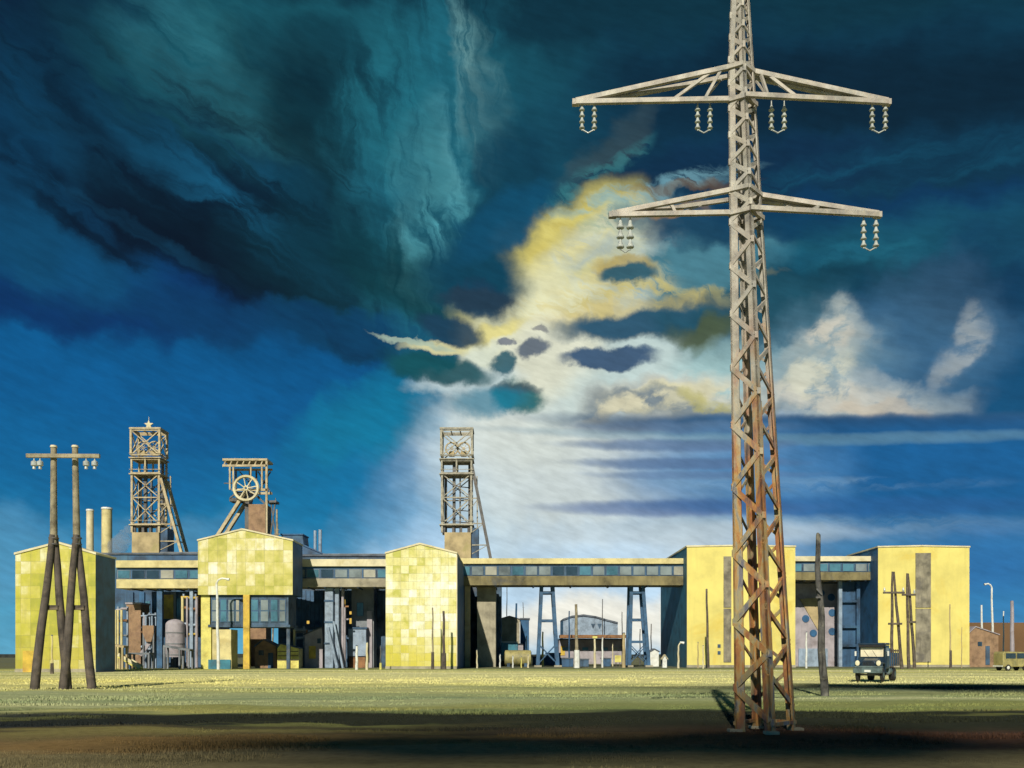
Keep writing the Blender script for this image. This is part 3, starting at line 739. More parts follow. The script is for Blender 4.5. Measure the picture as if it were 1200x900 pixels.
trestle('blue A-shaped trestle left of the far hangar, carrying the long gallery', 635, 648, 630.5, 654, 175, (694,727), (755,778))
trestle('blue A-shaped trestle beside the right-hand yellow side wall, carrying the long gallery', 740.5, 754, 738, 761, 175, (694,726,752), (755,778))

# ------------------------------------------------------------------ headframes
def lattice(root, name, x0, x1, y0, y1, z0, z1, leg, br, levels, m, xb=True):
    def f(b):
        for x in (x0, x1):
            for y in (y0, y1): b.beam((x,y,z0),(x,y,z1), leg)
        for i, z in enumerate(levels):
            for y in (y0, y1): b.beam((x0,y,z),(x1,y,z), br*1.2)
            for x in (x0, x1): b.beam((x,y0,z),(x,y1,z), br*1.2)
            if i and xb:
                w = levels[i-1]
                for y in (y0, y1): b.beam((x0,y,w),(x1,y,z), br); b.beam((x1,y,w),(x0,y,z), br)
                for x in (x0, x1): b.beam((x,y0,w),(x,y1,z), br); b.beam((x,y1,w),(x,y0,z), br)
    b = MB(); f(b); return b.build(name, m, root)
def sheave(root, c, R, m):
    w = part('sheave_wheel', m, root, lambda b: (b.ring(c, R, R*.13, n=28), b.ring(c, R*.16, R*.08, n=12),
        [b.beam(Vector(c)+Vector((math.cos(a)*R*.15,0,math.sin(a)*R*.15)), Vector(c)+Vector((math.cos(a)*R,0,math.sin(a)*R)), R*.07) for a in [math.pi*k/4+.2 for k in range(8)]]))
    return w
def tall_headframe(label, px0, px1, D, tops, strut, blk, blkmat, star, lm):
    top, p1, p2, q1, q2 = tops; dep = 4.2
    x0, x1 = X(px0,D), X(px1,D); y0, y1 = D, D+dep
    r = thing('headframe', label, 'mine headframe', ((x0+x1)/2, D+dep/2, 0), 'pit headframes above the galleries')
    z = lambda p: Z(p, D)
    lattice(r, 'winding_cage', x0, x1, y0, y1, z(p1[0]), z(top), .42, .20, [z(p1[0]), z(top)-.2], M[lm])
    lattice(r, 'mid_stage', x0+.1, x1-.1, y0+.1, y1-.1, z(p2), z(p1[1])-.02, .36, .2, [z(p2), z(p1[1])-.2], M[lm], False)
    for yy in (y0, y1): part('stage_post', M[lm], r, lambda b: b.beam(((x0+x1)/2,yy,z(p2)),((x0+x1)/2,yy,z(p1[1])), .3))
    mid = (z(p2)*.52+z(q1)*.48)
    lattice(r, 'tower_lattice', x0+.15, x1-.15, y0+.15, y1-.15, z(q2), z(p2), .42, .19, [z(q1), mid, z(p2)-.2], M[lm])
    xm = (x0+x1)/2
    part('shaft_guide', M['latticed'], r, lambda b: (b.box(xm-.9, xm-.3, y0+1.4, y0+2.0, z(q2), z(p1[1])), b.box(xm+.5, xm+.8, y0+1.4, y0+1.9, z(q2), z(p2)), b.box(x0+.5, x0+1.0, y1-1.4, y1-.9, z(q2), z(p2)),
         b.box(x1-.9, x1-.45, y1-.9, y1-.4, z(q2), z(p1[0])), [b.beam((xm-.6, y0+1.6, z(q2)+(z(p2)-z(q2))*k/5), (x1-.6, y1-.6, z(q2)+(z(p2)-z(q2))*k/5), .18) for k in range(1,5)]))
    for p in (p1, (p2, p2+2), (q1, q1+1.6)):
        part('platform', M[lm], r, lambda b: (b.box(x0-.35, x1+.35, y0-.35, y1+.35, z(p[1]), z(p[1])+.22),
             b.beam((x0-.3,y0-.3,z(p[1])+1.0),(x1+.3,y0-.3,z(p[1])+1.0), .09), b.beam((x1+.3,y0-.3,z(p[1])+1.0),(x1+.3,y1+.3,z(p[1])+1.0), .09)))
    for k in (.33, .72): sheave(r, (x0+(x1-x0)*k, y0+1.4, z(p1[0])+1.75), 1.25, M['lattice'])
    part('bearing_house', M['tan'], r, lambda b: [b.box(x0+(x1-x0)*k-.55, x0+(x1-x0)*k+.55, y0+.8, y0+2.2, z(p1[0])+.2, z(p1[0])+1.1) for k in (.33,.72)])
    part('roof_frame', M[lm], r, lambda b: (b.box(x0-.3, x1+.3, y0-.3, y0+.1, z(top), z(top)+.35), b.box(x0-.3, x1+.3, y1-.1, y1+.3, z(top), z(top)+.35),
         b.box(x0-.3, x0+.1, y0+.1, y1-.1, z(top), z(top)+.35), b.box(x1-.1, x1+.3, y0+.1, y1-.1, z(top), z(top)+.35), [b.beam((x0+(x1-x0)*k,y0,z(top)+.2),(x0+(x1-x0)*k,y1,z(top)+.2), .2) for k in (.3,.6)]))
    # raking struts
    (sx0, sy0), (sx1, sy1) = strut
    for y in (y0+.3, y1-.3):
        part('raking_strut', M[lm if star else 'latticed'], r, lambda b: b.beam((X(sx0,D), y, z(sy0)), (X(sx1,D), y, z(sy1)), .62, .55))
    def rk(b):
        for k in (.35, .62, .85):
            xx = X(sx0,D)+(X(sx1,D)-X(sx0,D))*k; zz = z(sy0)+(z(sy1)-z(sy0))*k
            b.beam((x1, y0+.3, zz), (xx, y0+.3, zz), .22); b.beam((xx, y0+.3, zz), (xx, y1-.3, zz), .2)
            b.beam((x1, y0+.3, zz-1.8), (xx, y0+.3, zz), .14)
        b.beam((x1+1.0, y1-.5, z(q2)), (x1+.9, y1-.5, z(p2)), .24)
    part('strut_bracing', M[lm], r, rk)
    bx0, bx1, bt, bb = blk
    part('shaft_house', M[blkmat], r, lambda b: (b.box(X(bx0,D), X(bx1,D), D-.3, D+dep, 0, z(bt)), ), bevel=.06)
    part('shaft_house_side', M['navy'], r, lambda b: b.box(X(bx1,D)+.01, X(bx1,D)+1.5, D+.3, D+dep-.1, 0, z(bt)+1.0))
    part('base_stage', M['latticed'], r, lambda b: [b.box(x0+(x1-x0)*k, x0+(x1-x0)*k+.5, y0+.3, y0+.8, z(bt)-.1, z(q1)) for k in (.05,.35,.6,.85)])
    if star:
        c = Vector((X(170,D), D+2, z(495))); R = 1.0; pts = []
        for i in range(10): a = math.pi/2+i*math.pi/5; rr = R if i % 2 == 0 else R*.42; pts.append((c.x+rr*math.cos(a), c.z+rr*math.sin(a)))
        part('star', M['trimw'], r, lambda b: (b.prism(pts, c.y-.15, c.y+.15, (0,0,0))))
        part('star_mast', M['trimw'], r, lambda b: (b.beam((c.x,c.y,z(top)+.2),(c.x,c.y,c.z-.55), .2), b.beam((c.x-.9,c.y,z(top)+.35),(c.x-.25,c.y,c.z-.5), .14), b.beam((c.x+.9,c.y,z(top)+.35),(c.x+.25,c.y,c.z-.5), .14), b.beam((c.x,c.y,c.z+.9),(c.x,c.y,c.z+1.7), .08)))
    return r
tall_headframe('left pit headframe topped by a small five-pointed star', 153.5, 187, 192, (503,(533,537),554,614,624), ((188,560),(212,647)), (155,187,624,657), 'tan', True, 'lattice')
tall_headframe('middle pit headframe, latticed and tallest, against the bright sky', 517, 553, 192, (503,(534,538.5),554,614,624), ((553,545),(575,655)), (521,552,624,660), 'tan', False, 'latticeg')

def wheel_headframe():
    D = 185; dep = 4.
    x = lambda p: X(p, D); z = lambda p: Z(p, D)
    r = thing('headframe', 'low pit headframe with one big spoked wheel, above the raised box', 'mine headframe', (x(300), D+2, 0), 'pit headframes above the galleries')
    part('canopy_beam', M['lattice'], r, lambda b: (b.box(x(261), x(313.5), D-.3, D+dep+.3, z(540), z(537.5)), b.box(x(261), x(313), D-.2, D+.1, z(547), z(544.5)), b.box(x(261), x(313), D+dep-.1, D+dep+.2, z(547), z(544.5)),
        [b.beam((x(262+k*7.2),D,z(546)),(x(265+k*7.2),D,z(539)), .22) for k in range(7)], b.box(x(273),x(278),D+1,D+3,z(537.4),z(535.8)), b.box(x(294),x(297),D+1,D+3,z(537.4),z(535.8))))
    for px in (269.5, 273.5, 307): part('post', M['lattice'], r, lambda b: b.beam((x(px),D,z(574)),(x(px),D,z(546)), .3))
    for px in (269.5, 286, 294, 307): part('post', M['latticed'], r, lambda b: b.beam((x(px),D+dep,z(574)),(x(px),D+dep,z(546)), .3))
    part('post', M['lattice'], r, lambda b: b.beam((x(294),D,z(560)),(x(294),D,z(546)), .26))
    part('post', M['lattice'], r, lambda b: b.beam((x(312.5),D,z(625)),(x(312.5),D,z(540)), .4))
    part('upper_bracing', M['latticed'], r, lambda b: (b.beam((x(296),D+dep,z(573)),(x(311),D+dep,z(548)), .22), b.beam((x(296),D+dep,z(548)),(x(311),D+dep,z(573)), .22), b.beam((x(274),D+dep,z(548)),(x(286),D+dep,z(562)), .2), b.beam((x(262),D+.3,z(566)),(x(272),D+.3,z(566)), .2)))
    sheave(r, (x(289.5), D-.75, z(573)), 2.35, M['trimw'])
    part('wheel_floor', M['lattice'], r, lambda b: (b.box(x(272), x(313), D-.2, D+.2, z(575.5), z(572.8)), b.box(x(272), x(313), D+dep-.2, D+dep+.2, z(575.5), z(572.8))))
    part('bearing_house', M['latticed'], r, lambda b: (b.box(x(277), x(291), D+.4, D+3.4, z(585), z(576.0)), b.box(x(286),x(291), D+.5, D+3, z(625), z(585))))
    for y in (D+.1, D+dep-.2):
        part('raking_strut', M['lattice'], r, lambda b: b.beam((x(289),y,z(574)),(x(251),y,z(634)), .95, .6))
    part('cross_strut', M['latticed'], r, lambda b: b.beam((x(296),D+.3,z(576)),(x(312),D+.3,z(592)), .4))
    part('cross_strut', M['latticed'], r, lambda b: b.beam((x(269),D+.4,z(583)),(x(278),D+.4,z(576)), .3))
    part('bridge', M['latticed'], r, lambda b: (b.box(x(268), x(280), D+.4, D+3, z(587), z(583)), b.box(x(312), x(323), D+.4, D+3, z(588.5), z(586)), b.beam((x(322),D+.6,z(588)),(x(322),D+.6,z(583)), .15), b.beam((x(315),D+1,z(630)),(x(321),D+1,z(588)), .25), b.beam((x(322),D+1,z(630)),(x(316),D+1,z(588)), .2)))
    part('shaft_house', M['brick'], r, lambda b: b.box(x(291.5), x(312), D-.2, D+dep, 0, z(591)), bevel=.05)
wheel_headframe()
# small lattice mast by it
def mast():
    D = 184; x = lambda p: X(p, D); z = lambda p: Z(p, D)
    r = thing('lattice_mast', 'slim lattice mast splayed at its foot, just right of the wheel headframe', 'mast', (x(325), D, 0))
    part('mast_frame', M['woodl'], r, lambda b: (b.beam((x(324.5),D,z(622)),(x(324.5),D,z(597)), .3), b.beam((x(324.5),D,z(612)),(x(318.5),D,0), .25), b.beam((x(325),D,z(612)),(x(331),D,0), .25), [b.beam((x(324.5-w),D,z(p)),(x(324.5+w),D,z(p)), .16) for p, w in ((616,1.2),(621,2.6),(626,3.6))]))
mast()

# ------------------------------------------------------------------ chimneys and smoke
def chimney(label, p0, p1, top, D):
    r = thing('chimney', label, 'chimney', (X((p0+p1)/2,D), D, 0), 'pale boiler chimneys'); cx = X((p0+p1)/2,D); R = X(p1,D)-cx
    part('stack', M['trimw' if p0 < 110 else 'trim'], r, lambda b: b.tube([(cx,D,0),(cx,D,Z(top,D))], [R*1.12,R], 20), smooth=True)
    part('rim', M['white'], r, lambda b: b.tube([(cx,D,Z(top,D)),(cx,D,Z(top-2,D))], [R*1.12,R*1.08], 20), smooth=True)
chimney('thinner cream chimney, left one of the two behind the far left block', 101.5, 109.5, 599, 210)
chimney('thicker chimney with bright rim, right one of the two behind the far left block', 119.5, 131, 597, 210)
def smoke():
    import bmesh
    bm = bmesh.new(); D = 205
    for px, py, rr in ((137,641,1.9),(141,636,2.0),(145,632,1.6),(148,626,1.3),(142,640,1.7),(146,636,1.2),(150,619,.9),(136,645,1.6)):
        bmesh.ops.create_icosphere(bm, subdivisions=3, radius=rr, matrix=Matrix.Translation(P(px,py,D)))
    for v in bm.verts: v.co += mnoise.noise_vector(v.co*.6)*.7
    me = bpy.data.meshes.new('smoke'); bm.to_mesh(me); bm.free()
    m = bpy.data.materials.new('smoke_vapour'); m.use_nodes = True; t = NT(m.node_tree); t.n.clear()
    o_ = t.add('ShaderNodeOutputMaterial'); pv = t.add('ShaderNodeVolumePrincipled')
    pv.inputs['Color'].default_value = (.8,.86,.92,1); pv.inputs['Density'].default_value = .30; t.l.new(pv.outputs[0], o_.inputs['Volume'])
    me.materials.append(m); o = bpy.data.objects.new('smoke', me); COL.objects.link(o); o['kind'] = 'stuff'
    o['label'] = 'small puff of pale steam between the chimneys and the left headframe'; o['category'] = 'steam'
smoke()

# ------------------------------------------------------------------ buildings behind the galleries
def shed(name, label, px0, px1, py0, D, dep, m, roofm='roof', extra=None, cat='building', bottom=None):
    x0, x1 = X(px0,D), X(px1,D)
    r = thing(name, label, cat, ((x0+x1)/2, D+dep/2, 0))
    part('wall', M[m], r, lambda b: b.box(x0, x1, D, D+dep, -.2, Z(py0,D)))
    part('roof', M[roofm], r, lambda b: b.box(x0-.2, x1+.2, D-.25, D+dep+.2, Z(py0,D)+.003, Z(py0,D)+.35))
    if extra: extra(r, D)
    return r
def win(r, px0, px1, py0, py1, D, m, frame='dark', bars=0):
    f = part('window', M[frame], r, lambda b: pbox(b, px0, px1, py0, py1, D-.09, .085))
    def g(b):
        n = bars+1; w = (px1-px0-.8)/n
        for i in range(n): pbox(b, px0+.4+i*w+.12, px0+.4+(i+1)*w-.12, py0+.5, py1-.5, D-.13, .036)
    part('pane', M[m], f, g)
def pilaster(r, px0, px1, py0, py1, D, m, name='pilaster', out=.4):
    part(name, M[m], r, lambda b: pbox(b, px0, px1, py0, py1, D-out, out-.004))

def left_back(r, D):
    for px, m in ((150,'navy'),(163,'side'),(178,'navy'),(200,'grey'),(216,'navy')): pilaster(r, px, px+6, 694, 784, D, m)
    pilaster(r, 190, 203, 697, 725, D, 'ochre', 'upper_panel', .5)
    pilaster(r, 222, 236, 695, 722, D, 'rustw', 'upper_panel', .5)
    win(r, 206, 213, 700, 740, D, 'glassb', 'navy', 1); win(r, 158, 161.5, 712, 722, D, 'glassp')
    win(r, 170, 176, 704, 716, D, 'glassb', 'navy', 1); win(r, 226, 232, 735, 742, D, 'glassp')
shed('ore_house', 'long dark sheet-metal ore house behind the left gallery', 100, 246, 650, 172, 12, 'navy', extra=left_back)
def mid_back(r, D):
    pilaster(r, 345, 378, 692, 735, D, 'steel', 'cladding_bay', .3)
    for i in range(6): pilaster(r, 347+i*5.2, 348.2+i*5.2, 692, 735, D-.31, 'navy', 'cladding_rib', .12)
    pilaster(r, 401, 416, 692, 784, D, 'dark', 'recess', .2)
    for a, c, p, q, m in ((393,398,703,708.5,'lit'),(401,405,702,709,'lit'),(409,416,716,720.5,'lit'),(409,416,724,731.5,'lit'),(359,363,727,731.5,'lit'),(337,341,740,747,'lit')):
        win(r, a, c, p, q, D-.4, m, 'dark')
    win(r, 412, 421, 697, 704, D-.4, 'glassp'); win(r, 395, 400, 715, 735, D, 'ochre', 'mauve')
shed('winding_house', 'dark winding house with small lit windows behind the middle gallery', 326, 466, 652, 172, 12, 'dark', extra=mid_back)
def mid_annex(r, D):
    win(r, 418, 426, 706, 722, D, 'glassb', 'navy', 1)
    pilaster(r, 430, 436, 716, 784, D, 'mauve')
    part('porch', M['bluegrey'], r, lambda b: pbox(b, 408, 429, 737, 769, D-2.2, 2.19), bevel=.04)
    part('porch_roof', M['navy'], r, lambda b: pbox(b, 407, 430, 735, 736.9, D-2.4, 2.39))
    part('porch_base', M['rustw'], r, lambda b: pbox(b, 409, 428, 770, 786, D-2.1, 2.09))
shed('annex', 'grey annex with a pale blue porch left of the central block', 412, 438, 690, 168, 3.9, 'grey', extra=mid_annex)
def pipes():
    D = 160.5; xs = [(381,391,2.0),(388,395.5,.9),(393,401,.8)]
    r = thing('ducts', 'bundle of pale blue ducts dropping from the middle gallery', 'ducts', (X(386,D), D+1, 0))
    for i, (a, c, w) in enumerate(((380,390,'bluegrey'),(391,396,'bluegrey'),(398,401,'mauve'))):
        part('duct', M[w], r, lambda b: b.box(X(a,D), X(c,D), D+.3+i*.6, D+1.4+i*.6, 0, Z(688.3,D)), bevel=.12)
    for p in (705,730,755): part('flange', M['navy'], r, lambda b: b.box(X(379.4,D), X(390.6,D), D+.2, D+1.5, Z(p,D), Z(p,D)+.3))
    part('duct', M['bluegrey'], r, lambda b: b.beam((X(384,D),D+.1,Z(735,D)),(X(396,D),D-.4,0), .5), bevel=.08)
    part('duct', M['bluegrey'], r, lambda b: b.beam((X(391,D),D,Z(728,D)),(X(402,D),D-.2,0), .35), bevel=.06)
pipes()
def gable_shed(name, label, px0, px1, pye, pyp, D, dep, m, sm, rm, cat='shed', extra=None, pk=.5):
    x0, x1 = X(px0,D), X(px1,D); xp = x0+(x1-x0)*pk
    r = thing(name, label, cat, ((x0+x1)/2, D+dep/2, 0))
    ze, zp = Z(pye,D), Z(pyp,D)
    b = MB(); b.prism([(x0,-.2),(x1,-.2),(x1,ze),(xp,zp),(x0,ze)], D, D+dep, (0,1,1)); b.build('wall', [M[m], M[sm]], r)
    b = MB()
    for (xa, za, xb, zb) in ((x0-.2, ze-.06, xp, zp), (xp, zp, x1+.2, ze-.06)):
        b.add([(xa,D-.2,za+.02),(xb,D-.2,zb+.02),(xb,D+dep+.2,zb+.02),(xa,D+dep+.2,za+.02),(xa,D-.2,za+.2),(xb,D-.2,zb+.2),(xb,D+dep+.2,zb+.2),(xa,D+dep+.2,za+.2)],
              [(0,1,5,4),(1,2,6,5),(2,3,7,6),(3,0,4,7),(4,5,6,7),(3,2,1,0)])
    b.build('roof', M[rm], r)
    if extra: extra(r, D)
    return r
gable_shed('hut', 'lilac-grey lean-to hut with an ochre door beside the ducts', 357, 378, 744, 736, 163, 4, 'mauve', 'grey', 'roof', extra=lambda r, D: (part('door', M['ochre'], r, lambda b: pbox(b, 362, 370, 757, 772, D-.1, .09)), win(r, 371.5, 376, 748, 754, D, 'glass')), pk=.95)
gable_shed('hut', 'yellow timber kiosk with horizontal boards under the raised box', 325, 350, 760, 755, 158.5, 3, 'yellow', 'trim', 'dark', extra=lambda r, D: part('board', M['wood'], r, lambda b: [pbox(b, 325.4, 349.6, p, p+.9, D-.06, .055) for p in (763,768,773)]), pk=.15)
gable_shed('hut', 'brown boarded store between the yellow column and the kiosk', 299, 324, 758, 750, 160, 3, 'brick', 'rustw', 'dark', extra=lambda r, D: (win(r, 303, 309, 762, 768, D, 'glass'), part('door', M['navy'], r, lambda b: pbox(b, 314, 320, 765, 783, D-.1, .09))), pk=.4)
def silo():
    D = 158; r = thing('silo', 'round-topped pale silo tank on a frame behind the left gallery columns', 'silo', (X(201,D), D+1.6, 0)); cx = X(201,D); R = X(212,D)-cx
    pts = [(cx,D+1.7,Z(770,D))]; rs = [R]
    pts.append((cx,D+1.7,Z(732,D))); rs.append(R)
    for k in range(1,6): a = k/6*math.pi/2; pts.append((cx,D+1.7,Z(732,D)+R*.62*math.sin(a))); rs.append(R*math.cos(a))
    pts.append((cx,D+1.7,Z(732,D)+R*.63)); rs.append(.05)
    part('tank', M['mauve'], r, lambda b: b.tube(pts, rs, 24), smooth=True)
    part('hoop', M['grey'], r, lambda b: [b.ring((0,0,0), 0, 0) if False else b.tube([(cx,D+1.7,Z(p,D)),(cx,D+1.7,Z(p,D)+.18)], [R*1.03]*2, 24) for p in (742,755,768)], smooth=True)
    for px in (192, 210): part('leg', M['grey'], r, lambda b: b.beam((X(px,D),D+.6,0),(X(px,D),D+.6,Z(769,D)), .3))
silo()
def frame_col(label, px0, px1, py0, D, m, group='columns under the galleries', w=None):
    r = MB(); r.box(X(px0,D), X(px1,D), D, D+.8, 0, Z(py0,D)); 
    o = r.build('column', M[m], bevel=.05); tag(o, label, 'column', group); return o
frame_col('broad blue column left of the silo under the left gallery', 183.5, 190, 690.2, 160.4, 'steel')
frame_col('thin grey column right of the silo under the left gallery', 222, 226, 690.2, 160.4, 'bluegrey')
frame_col('beige column close against the central panelled block under the long gallery', 544.5, 551, 686.6, 175, 'tan')
def tallbox(name, label, px0, px1, py0, D, dep, m, cap, cat):
    r = thing(name, label, cat, (X((px0+px1)/2,D), D+dep/2, 0))
    part('wall', M[m], r, lambda b: b.box(X(px0,D), X(px1,D), D, D+dep, 0, Z(py0,D)), bevel=.05)
    part('cap', M[cap], r, lambda b: b.box(X(px0,D)-.15, X(px1,D)+.15, D-.15, D+dep+.15, Z(py0,D)+.003, Z(py0,D)+.3))
    return r
tallbox('hoist_tower', 'brown hoist tower with a pale right edge behind the left gallery', 148, 165, 708, 165, 4, 'brick', 'mauve', 'tower')
tallbox('pier', 'broad grey concrete pier under the near end of the long gallery', 559, 581, 688, 178, 9, 'conc', 'navy', 'pier')
tallbox('shaft_annex', 'dark annex behind the grey pier, under the strut of the middle headframe', 549, 587.5, 662, 188.5, 8, 'dark', 'navy', 'building')
def platform(label, px0, px1, py, D, slope, m, legs):
    r = thing('loading_stage', label, 'stage', (X((px0+px1)/2,D), D+1, 0))
    z0, z1 = Z(py,D), Z(py+slope,D)
    part('deck', M[m], r, lambda b: b.beam((X(px0,D),D+1,z0),(X(px1,D),D+1,z1), 2.0, .32))
    for px in legs:
        k = (px-px0)/(px1-px0)
        for yy in (D+.15, D+1.8): part('leg', M[m], r, lambda b: b.beam((X(px,D),yy,0),(X(px,D),yy,z0+(z1-z0)*k-.1), .28))
platform('low grey stage behind the fallen yellow chute', 150, 175, 766, 152, 0, 'grey', (152,174))
platform('sloping grey stage in front of the silo', 191, 222, 757, 153, 5, 'grey', (192,210,221))
platform('short ochre-topped stage beside the far left block', 131, 145, 756, 148, 2, 'tan', (135,143))
def chute():
    D = 150; r = thing('chute', 'bright yellow sloping chute lying between the stages', 'chute', (X(153,D), D, 0))
    a = Vector((X(140,D), D, Z(769,D))); c = Vector((X(167,D), D-.4, Z(784,D)))
    part('trough', M['yellow'], r, lambda b: b.beam(a, c, .9, .5), bevel=.04)
    part('side_rail', M['trimw'], r, lambda b: (b.beam(a+Vector((0,-.5,.3)), c+Vector((0,-.5,.3)), .1, .5), b.beam(a+Vector((0,.5,.3)), c+Vector((0,.5,.3)), .1, .5)))
    part('trestle_leg', M['navy'], r, lambda b: (b.beam(a+Vector((.4,-.3,-.3)), (a.x+.4,a.y-.3,0), .18), b.beam((a+c)/2+Vector((0,-.3,-.3)), ((a.x+c.x)/2,D-.5,0), .18)))
chute()
def incline():   # dark sloping gallery behind the raised box
    D = 186; r = thing('inclined_gallery', 'dark inclined conveyor housing sloping down right of the raised box', 'gallery', (X(360,D), D, 0))
    b = MB(); b.prism([(X(330,D),0),(X(384,D),0),(X(384,D),Z(652,D)),(X(356,D),Z(640,D)),(X(354.5,D),Z(627,D)),(X(330,D),Z(627,D))], D, D+5, (0,0,0)); b.build('wall', M['navy'], r)
    part('roof', M['side'], r, lambda b: (b.beam((X(354,D),D+2.5,Z(639,D)+.15),(X(386,D),D+2.5,Z(652.6,D)+.1), 5.4, .25), b.box(X(329,D), X(355.5,D), D-.2, D+5.2, Z(627,D)+.01, Z(625.6,D))))
    part('vent_pipe', M['bluegrey'], r, lambda b: (b.tube([(X(368,D),D+1,Z(646,D)),(X(368,D),D+1,Z(621,D))], .3), b.tube([(X(374,D),D+1,Z(648,D)),(X(374,D),D+1,Z(620,D))], .35)), smooth=True)
incline()
shed('roof_house', 'low dark roof house behind the left gallery, right of the star headframe', 189, 236, 649, 186, 5, 'navy', 'grey')
shed('roof_house', 'low dark roof house behind the middle gallery', 380, 456, 651, 186, 5, 'navy', 'grey')

def pipe_rack(label, px0, px1, D, rows, posts, mats, seed):
    rr = random.Random(seed); r = thing('pipe_rack', label, 'pipe rack', (X((px0+px1)/2,D), D, 0))
    top = min(rows)
    for px in posts: part('post', M['bluegrey'], r, lambda b: b.box(X(px,D)-.14, X(px,D)+.14, D, D+.3, 0, Z(top,D)+.6))
    for i, py in enumerate(rows):
        m_ = M[mats[i % len(mats)]]; q = rr.uniform(-3, 3)
        part('pipe', m_, r, lambda b: b.tube([(X(px0,D),D-.25,Z(py,D)),(X(px0+(px1-px0)*.4,D),D-.25,Z(py+q*.2,D)),(X(px0+(px1-px0)*.46,D),D-.25,Z(py+q,D)),(X(px1,D),D-.25,Z(py+q,D))], rr.uniform(.14,.26), 8), smooth=True)
    for k in range(3):
        px = px0+(px1-px0)*rr.random()
        part('downpipe', M[rr.choice(['mauve','bluegrey','rustw','trim'])], r, lambda b: b.tube([(X(px,D),D-.6,0),(X(px,D),D-.6,Z(top,D))], rr.uniform(.12,.24), 8), smooth=True)
    return r
pipe_rack('rack of lilac and rusty pipes left of the brown hoist tower', 137, 150, 158, (715,728,744), (138,149), ('mauve','rustw','grey'), 3)
pipe_rack('rack of pale pipes between the hoist tower and the blue column', 166, 184, 163, (722,736,741,758), (168,175,182), ('bluegrey','mauve','rustw'), 4)
pipe_rack('rack of rusty and yellow pipes between the silo and the raised box', 213, 233, 161, (700,712,731,746), (215,229), ('ochre','rustw','bluegrey'), 5)
pipe_rack('rack of grey-blue pipes right of the raised box', 345, 378, 165, (738,741,748), (346,356), ('bluegrey','grey'), 6)
pipe_rack('rack of dark pipes between the ducts and the porch', 399, 409, 163, (712,725,748), (403,), ('rustw','mauve','navy'), 7)
def crane_chute():
    D = 160; r = thing('hopper', 'lilac-brown hopper with a sloping spout left of the blue column', 'hopper', (X(172,D), D+1, 0)); x = lambda p: X(p, D); z = lambda p: Z(p, D)
    b = MB(); b.prism([(x(167),z(742)),(x(171),z(752)),(x(177),z(752)),(x(180),z(742)),(x(180),z(733)),(x(167),z(733))][::1], D, D+2, (0,0,0)); b.build('bin', M['brick'], r)
    part('spout', M['mauve'], r, lambda b: b.beam((x(174),D+.8,z(752)),(x(163),D+.5,z(768)), .5, .6))
    for px in (167.6, 179.4): part('leg', M['grey'], r, lambda b: b.box(x(px)-.12, x(px)+.12, D+.1, D+.35, 0, z(733)))
crane_chute()
# through the gateway
def hangar():
    D = 262; x = lambda p: X(p, D); z = lambda p: Z(p, D)
    r = thing('hangar', 'blue-grey hangar with a humped roof seen through the gateway', 'hangar', (x(694), D+8, 0))
    poly = [(x(660),0),(x(724),0),(x(724),z(731)),(x(712),z(728)),(x(698),z(724)),(x(684),z(722)),(x(670),z(723.5)),(x(660),z(727))]
    b = MB(); b.prism(poly, D, D+16, (0,1,1)); b.build('wall', [M['bluegrey'], M['steel']], r)
    b = MB(); tp = poly[2:]
    for (xa, za), (xb, zb) in zip(tp, tp[1:]): b.beam((xa+.3,D+8,za+.15),(xb-.1,D+8,zb+.15), 16.6, .3, up=(0,1,0)) if False else b.add([(xa,D-.3,za+.01),(xb,D-.3,zb+.01),(xb,D+16.2,zb+.01),(xa,D+16.2,za+.01),(xa,D-.3,za+.5),(xb,D-.3,zb+.5),(xb,D+16.2,zb+.5),(xa,D+16.2,za+.5)], [(0,1,5,4),(1,2,6,5),(2,3,7,6),(3,0,4,7),(4,5,6,7),(3,2,1,0)])
    b.build('roof', M['roof'], r)
    for a in (692.5, 700): 
        b = MB(); b.prism([(x(a),z(731)),(x(a+5),z(731)),(x(a+2.5),z(737))][::-1], D-.1, D-.01, (0,0,0)); b.build('louvre', M['dark'], r)
hangar()
def workshop():
    D = 240; 
    def ex(r, D):
        part('loading_canopy', M['rustw'], r, lambda b: b.box(X(655,D), X(731,D), D-5, D-.01, Z(748,D), Z(744.5,D)))
        for k in range(6): win(r, 659+k*11.5, 667+k*11.5, 758, 763, D, 'glassp' if k % 2 else 'glassb', 'mauve')
        part('door', M['ochre'], r, lambda b: pbox(b, 657, 662, 757, 768, D-.12, .1))
    shed('workshop', 'long low lilac-grey workshop with a dark roof below the hangar', 655, 730, 750, D, 10, 'mauve', 'dark', extra=ex)
workshop()
gable_shed('store', 'grey gabled store with a dark blue side at the left of the gateway', 585, 609, 726, 722.5, 205, 12, 'conc', 'side', 'roof', cat='store')
shed('store', 'dark blue flat store standing right of the grey gabled store', 610, 620, 726, 212, 8, 'side')
def box_body(name, label, px0, px1, py0, py1, D, dep, m, sm, cat, wheels=True):
    r = thing(name, label, cat, (X((px0+px1)/2,D), D+dep/2, 0)); x0, x1 = X(px0,D), X(px1,D); zb, zt = Z(py1,D), Z(py0,D)
    part('body', M[m], r, lambda b: b.box(x0, x1, D, D+dep, max(zb,.5), zt), bevel=.12)
    part('roof', M[sm], r, lambda b: b.box(x0+.03, x1-.03, D+.03, D+dep-.03, zt+.003, zt+.22), bevel=.05)
    return r
t_ = box_body('wagon', 'teal covered wagon with a white roof at the left of the gateway', 586, 607, 753, 768, 190, 3.4, 'teal', 'white', 'wagon')
for k in (589, 594, 600, 605): part('wheel', M['tyre'], t_, lambda b: b.tube([(X(k,190),189.95,.55),(X(k,190),190.2,.55)], .55, 14), smooth=True)
